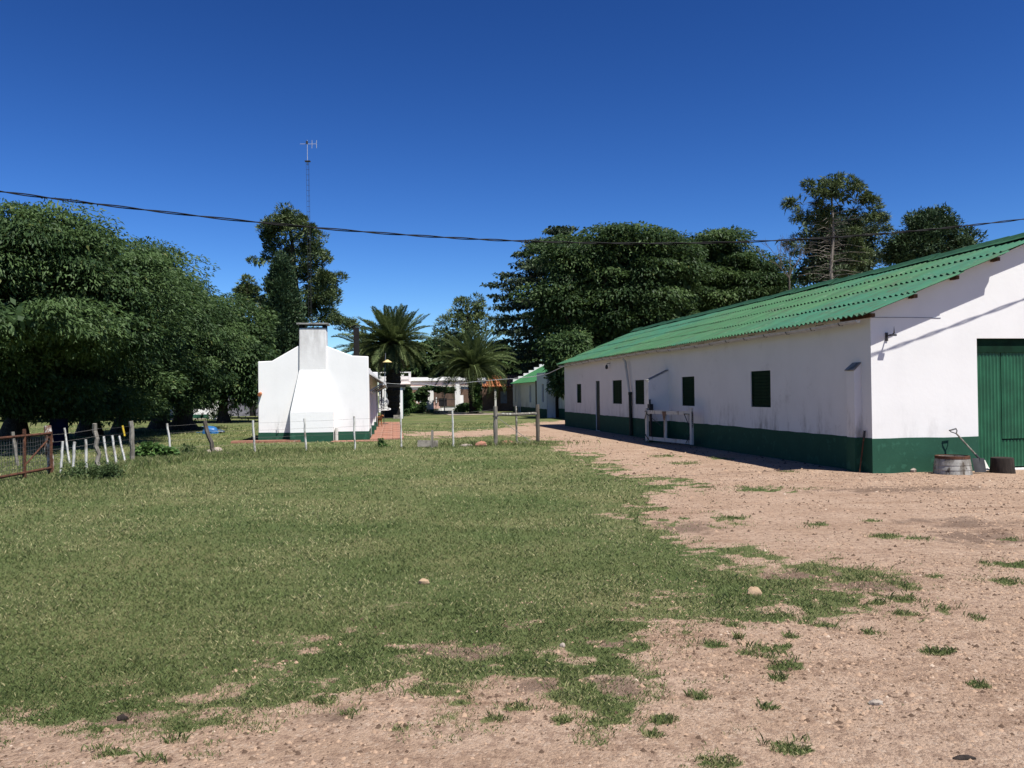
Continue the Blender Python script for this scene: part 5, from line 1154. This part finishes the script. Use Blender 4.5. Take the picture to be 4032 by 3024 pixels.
# palms: every frond its own part
def frond_mesh(name, L, curl, w, n=28, mat=LPALM, seed=0, vee=.5):
    R = np.random.default_rng(seed); V, Fc, T = [], [], []
    s = np.linspace(0, 1, n); ang = .15-curl*s**1.4; ds = L/(n-1)
    X = np.concatenate([[0], np.cumsum(np.cos(ang[:-1])*ds)]); Z = np.concatenate([[0], np.cumsum(np.sin(ang[:-1])*ds)])
    def q(a, b, c, d, t): k = len(V); V.extend([a, b, c, d]); Fc.append((k, k+1, k+2, k+3)); T.extend([t]*4)
    for i in range(n-1):
        rw = .045*(1-s[i])+.008
        q((X[i], -rw, Z[i]), (X[i], rw, Z[i]), (X[i+1], rw*.9, Z[i+1]), (X[i+1], -rw*.9, Z[i+1]), .75)
    for i in range(2, n):
        ll_ = w*math.sin(math.pi*min(1, (.08+.92*s[i])**.8))**.55+.06
        for sgn in (-1, 1):
            for sub in (0, .33, .66):
                x, z = X[i]-sub*ds, Z[i]; f = .75+.3*R.random(); k = ll_*(.85+.3*R.random()); dz = vee*k*.45-k*.30*R.random()
                tip = (x+k*f*.75, sgn*k*.72, z+dz-.25*k*abs(math.sin(ang[min(i, n-1)]))); wd = .034
                midp = ((x+tip[0])/2, sgn*k*.36, (z+tip[2])/2+.04*k)
                q((x, 0, z), (midp[0]+wd, midp[1], midp[2]), tip, (midp[0]-wd, midp[1], midp[2]), float(np.clip(.1+.6*R.random(), 0, .84)))
    return np_mesh(name, np.array(V), np.array(Fc), mat, {'tint': np.array(T)})
def palm(name, label, u, Y, crown_v, trunk_w, L, nfr, emin, emax, seed, curl=(.7, 1.5), dry=0, w=.42, lean=0, vine=0, cr_dx=0):
    base = Vector(((u-CX)/F*Y, Y, 0)); t = thing(name, label, 'palm', base); R = random.Random(seed)
    top = Vector((cr_dx, 0, at(u, crown_v, Y).z)); m = MB(); pts, rs_ = [], []
    for i in range(40):
        f = i/39; pts.append(Vector((0, 0, -.2)).lerp(top, f)); rs_.append(trunk_w/2*(1.0+.10*(i % 2)+.06*R.random()+(.25 if f > .85 else 0)-(.18 if .1 < f < .35 else 0)))
    m.tube(pts, rs_, 14); m.build('trunk', MPALMT, t)
    meshes = [frond_mesh('frond', L*k, c, w, 28, LPALM, seed+i) for i, (k, c) in enumerate(((1, curl[0]), (1.05, (curl[0]+curl[1])/2), (.95, curl[1]), (1.0, curl[1]*1.2)))]
    dm = frond_mesh('frond', L*.8, curl[1]*1.1, w*.7, 22, LPALMDRY, seed+9)
    for i in range(nfr):
        f = i/(nfr-1); el = emax+(emin-emax)*f**.9+R.uniform(-.08, .08); az = i*2.39996+R.uniform(-.2, .2)
        me = dm if i >= nfr-dry else meshes[min(3, int(f*3.3))] if R.random() < .8 else R.choice(meshes)
        o = link('frond', me, t); o.location = top+Vector((math.cos(az)*trunk_w*.3, math.sin(az)*trunk_w*.3, .25*(1-f)-.1))
        o.rotation_mode = 'QUATERNION'; o.rotation_quaternion = Quaternion((0, 0, 1), az) @ Quaternion((0, 1, 0), -el) @ Quaternion((1, 0, 0), R.uniform(-.35, .35))
        k = R.uniform(.88, 1.1)*(.86 if f < .15 else 1); o.scale = (k, k, k)
    return t, base
palm('palm_tree', 'thick-trunked palm with full round crown between the cottage and the farmhouse', 1549, 61, 1352, 1.0, 3.0, 110, -.85, 1.42, 5, (.30, .85), 5, .50)
t_, pb = palm('palm_tree', 'lower palm with long arching fronds in front of the iron gate', 1862, 67, 1445, .72, 3.7, 90, -.55, 1.42, 15, (.75, 1.45), 0, .48)
foliage('vine', LBUSH, t_, ell_px([(1876, 1560, 12, 55)], 66.4, 1), 26, .2, 1200, .16, .06, origin=pb)
palm('palm_tree', 'far palm with drooping grey-green fronds, partly hidden behind the cottage roof', 1440, 76, 1375, .6, 3.1, 48, -1.3, 1.2, 25, (.9, 1.7), 10, .5)

# shrubs, vines and weeds
def bush(name, label, cat, ells, Y, mat, n_cl, cr, n_leaf, ll, lw, group=None, **kw):
    E_ = ell_px(ells, Y, .9); b = Vector((sum(e[0] for e in E_)/len(E_), Y, 0)); t = thing(name, label, cat, b, 0, group)
    foliage('leaves', mat, t, E_, n_cl, cr, n_leaf, ll, lw, origin=b, **kw)
    m = MB(); R = random.Random(len(label))
    for e in E_:
        for _ in range(3): m.tube([(R.uniform(-.1, .1)+(e[0]-b.x)*.5, R.uniform(-.1, .1), -.02), (e[0]-b.x+R.uniform(-.5, .5)*e[3], R.uniform(-.3, .3)*e[4], max(.1, e[2]))], [max(.006, .02*e[3]), .004], 5)
    m.build('stem', MBARK, t); return t
bush('weed_bush', 'low dark scrubby weeds at the foot of the white pickets beside the rusty gate', 'bush', [(330, 1885, 60, 38), (390, 1900, 60, 34), (280, 1900, 50, 28), (430, 1880, 40, 34)], 16.6, LWEED, 110, .12, 6500, .06, .014, hang=-.6, flat=1.1)
bush('weed_bush', 'bright green leafy weed clump right of the second grey fence post', 'bush', [(590, 1790, 40, 34), (640, 1800, 34, 26), (560, 1810, 30, 22)], 21.5, LBUSH, 60, .14, 3000, .10, .04, hang=.2)
bush('weed_bush', 'thin dry weed stems beside the leaning post rocks', 'bush', [(735, 1785, 16, 34), (700, 1800, 20, 16)], 22.6, LWEED, 26, .12, 700, .09, .012, hang=-1)
bush('weed_bush', 'small spindly sprout in the grass at the end of the red path', 'bush', [(1500, 1745, 12, 18), (1515, 1765, 14, 10)], 25.8, LBUSH, 16, .08, 300, .07, .02, hang=-.6)
bush('shrub', 'leafy green shrub filling the corner right of the porch post', 'shrub', [(1608, 1575, 17, 34), (1603, 1545, 10, 16), (1618, 1600, 14, 18), (1600, 1610, 10, 20)], 64, LBUSH, 60, .18, 4000, .12, .06)
bush('vine', 'dark climbing vine mounded over the white garden gate pillar', 'vine', [(1662, 1545, 30, 18), (1690, 1528, 26, 9), (1645, 1565, 18, 14), (1730, 1534, 30, 11), (1765, 1538, 26, 10), (1665, 1568, 14, 12), (1668, 1600, 7, 26)], 71, LBROAD, 110, .16, 6000, .11, .05)
bush('shrub', 'low round shrub at the foot of the right gate pillar', 'shrub', [(1835, 1605, 28, 14), (1815, 1608, 16, 12), (1865, 1610, 24, 10)], 72, LBUSH, 50, .25, 2500, .13, .05)
bush('shrub', 'dark reddish little bush before the pink wall foot of the farmhouse', 'shrub', [(1645, 1607, 14, 10)], 70.8, LBROAD, 16, .2, 700, .12, .04)
bush('shrub', 'dark bushes growing along the brown shelter beneath the tiled roof', 'shrub', [(1930, 1590, 30, 26), (1975, 1590, 26, 22), (2010, 1600, 20, 16), (1895, 1585, 20, 34)], 79, LBROAD, 60, .18, 3600, .12, .05)
bush('weed_bush', 'tall pale dry weeds near the white dog', 'bush', [(868, 1630, 10, 16), (845, 1640, 18, 8), (885, 1640, 14, 8)], 58, LWEED, 24, .2, 700, .22, .015, hang=-1.2)
bush('hedge', 'row of dense green trees behind the farmhouse roof', 'hedge', [(1580, 1420, 50, 60), (1650, 1420, 60, 60), (1720, 1400, 50, 60), (1700, 1450, 50, 45), (1630, 1460, 60, 45), (1770, 1440, 60, 60), (1500, 1430, 50, 60), (1830, 1450, 60, 70), (1900, 1450, 60, 70), (1980, 1440, 60, 70)], 100, LBROAD2, 260, .9, 22000, .45, .12)
# far wood closing the view behind the left trees and behind the barn trees
fw = []
for i in range(46):
    u = -700+i*42; fw += [(u, 1470+20*math.sin(i*1.7), 52, 95, 22*math.sin(i*2.3)), (u, 1560, 52, 50, 4*math.sin(i))]
FWE = ell_px(fw, 92, .8)
gv = []
for i in range(26):
    u = -760+i*58; gv += [(u, 1430+18*math.sin(i*1.9), 60, 110, 4*math.sin(i*2.7)), (u+20, 1575, 55, 62, 3*math.cos(i*1.3))]
foliage('added_grove', LBROAD, None, [e for e in ell_px(gv, 62, .9)], 420, 1.1, 26000, .5, .15)[0]['kind'] = 'stuff'  # leaf mass added to shade the lawn and darken the gap behind the trunks
foliage('far_wood', LBROAD, None, FWE, 900, 1.3, 28000, .8, .3)[0]['kind'] = 'stuff'
fw = [(u, 1480+15*math.sin(u), 70, 90, 6*math.sin(u*.7)) for u in range(2000, 4700, 60)]
foliage('far_wood', LBROAD, None, ell_px(fw, 105, .8), 700, 1.4, 16000, .8, .3)[0]['kind'] = 'stuff'


# repeats of one kind share a group phrase
GROUPS = {'shade_tree': 'row of shade trees on the left', 'broad_tree': 'broad trees behind the barn', 'palm_tree': 'palms on the far lawn', 'pine_tree': 'pines in the background',
          'stone': 'loose stones on the ground', 'shrub': 'garden shrubs by the far house', 'weed_bush': 'weed clumps in the grass', 'dog': 'farm dogs'}
for o in bpy.data.objects:
    k = o.name.split('.')[0]
    if o.parent is None and k in GROUPS and 'category' in o: o['group'] = GROUPS[k]
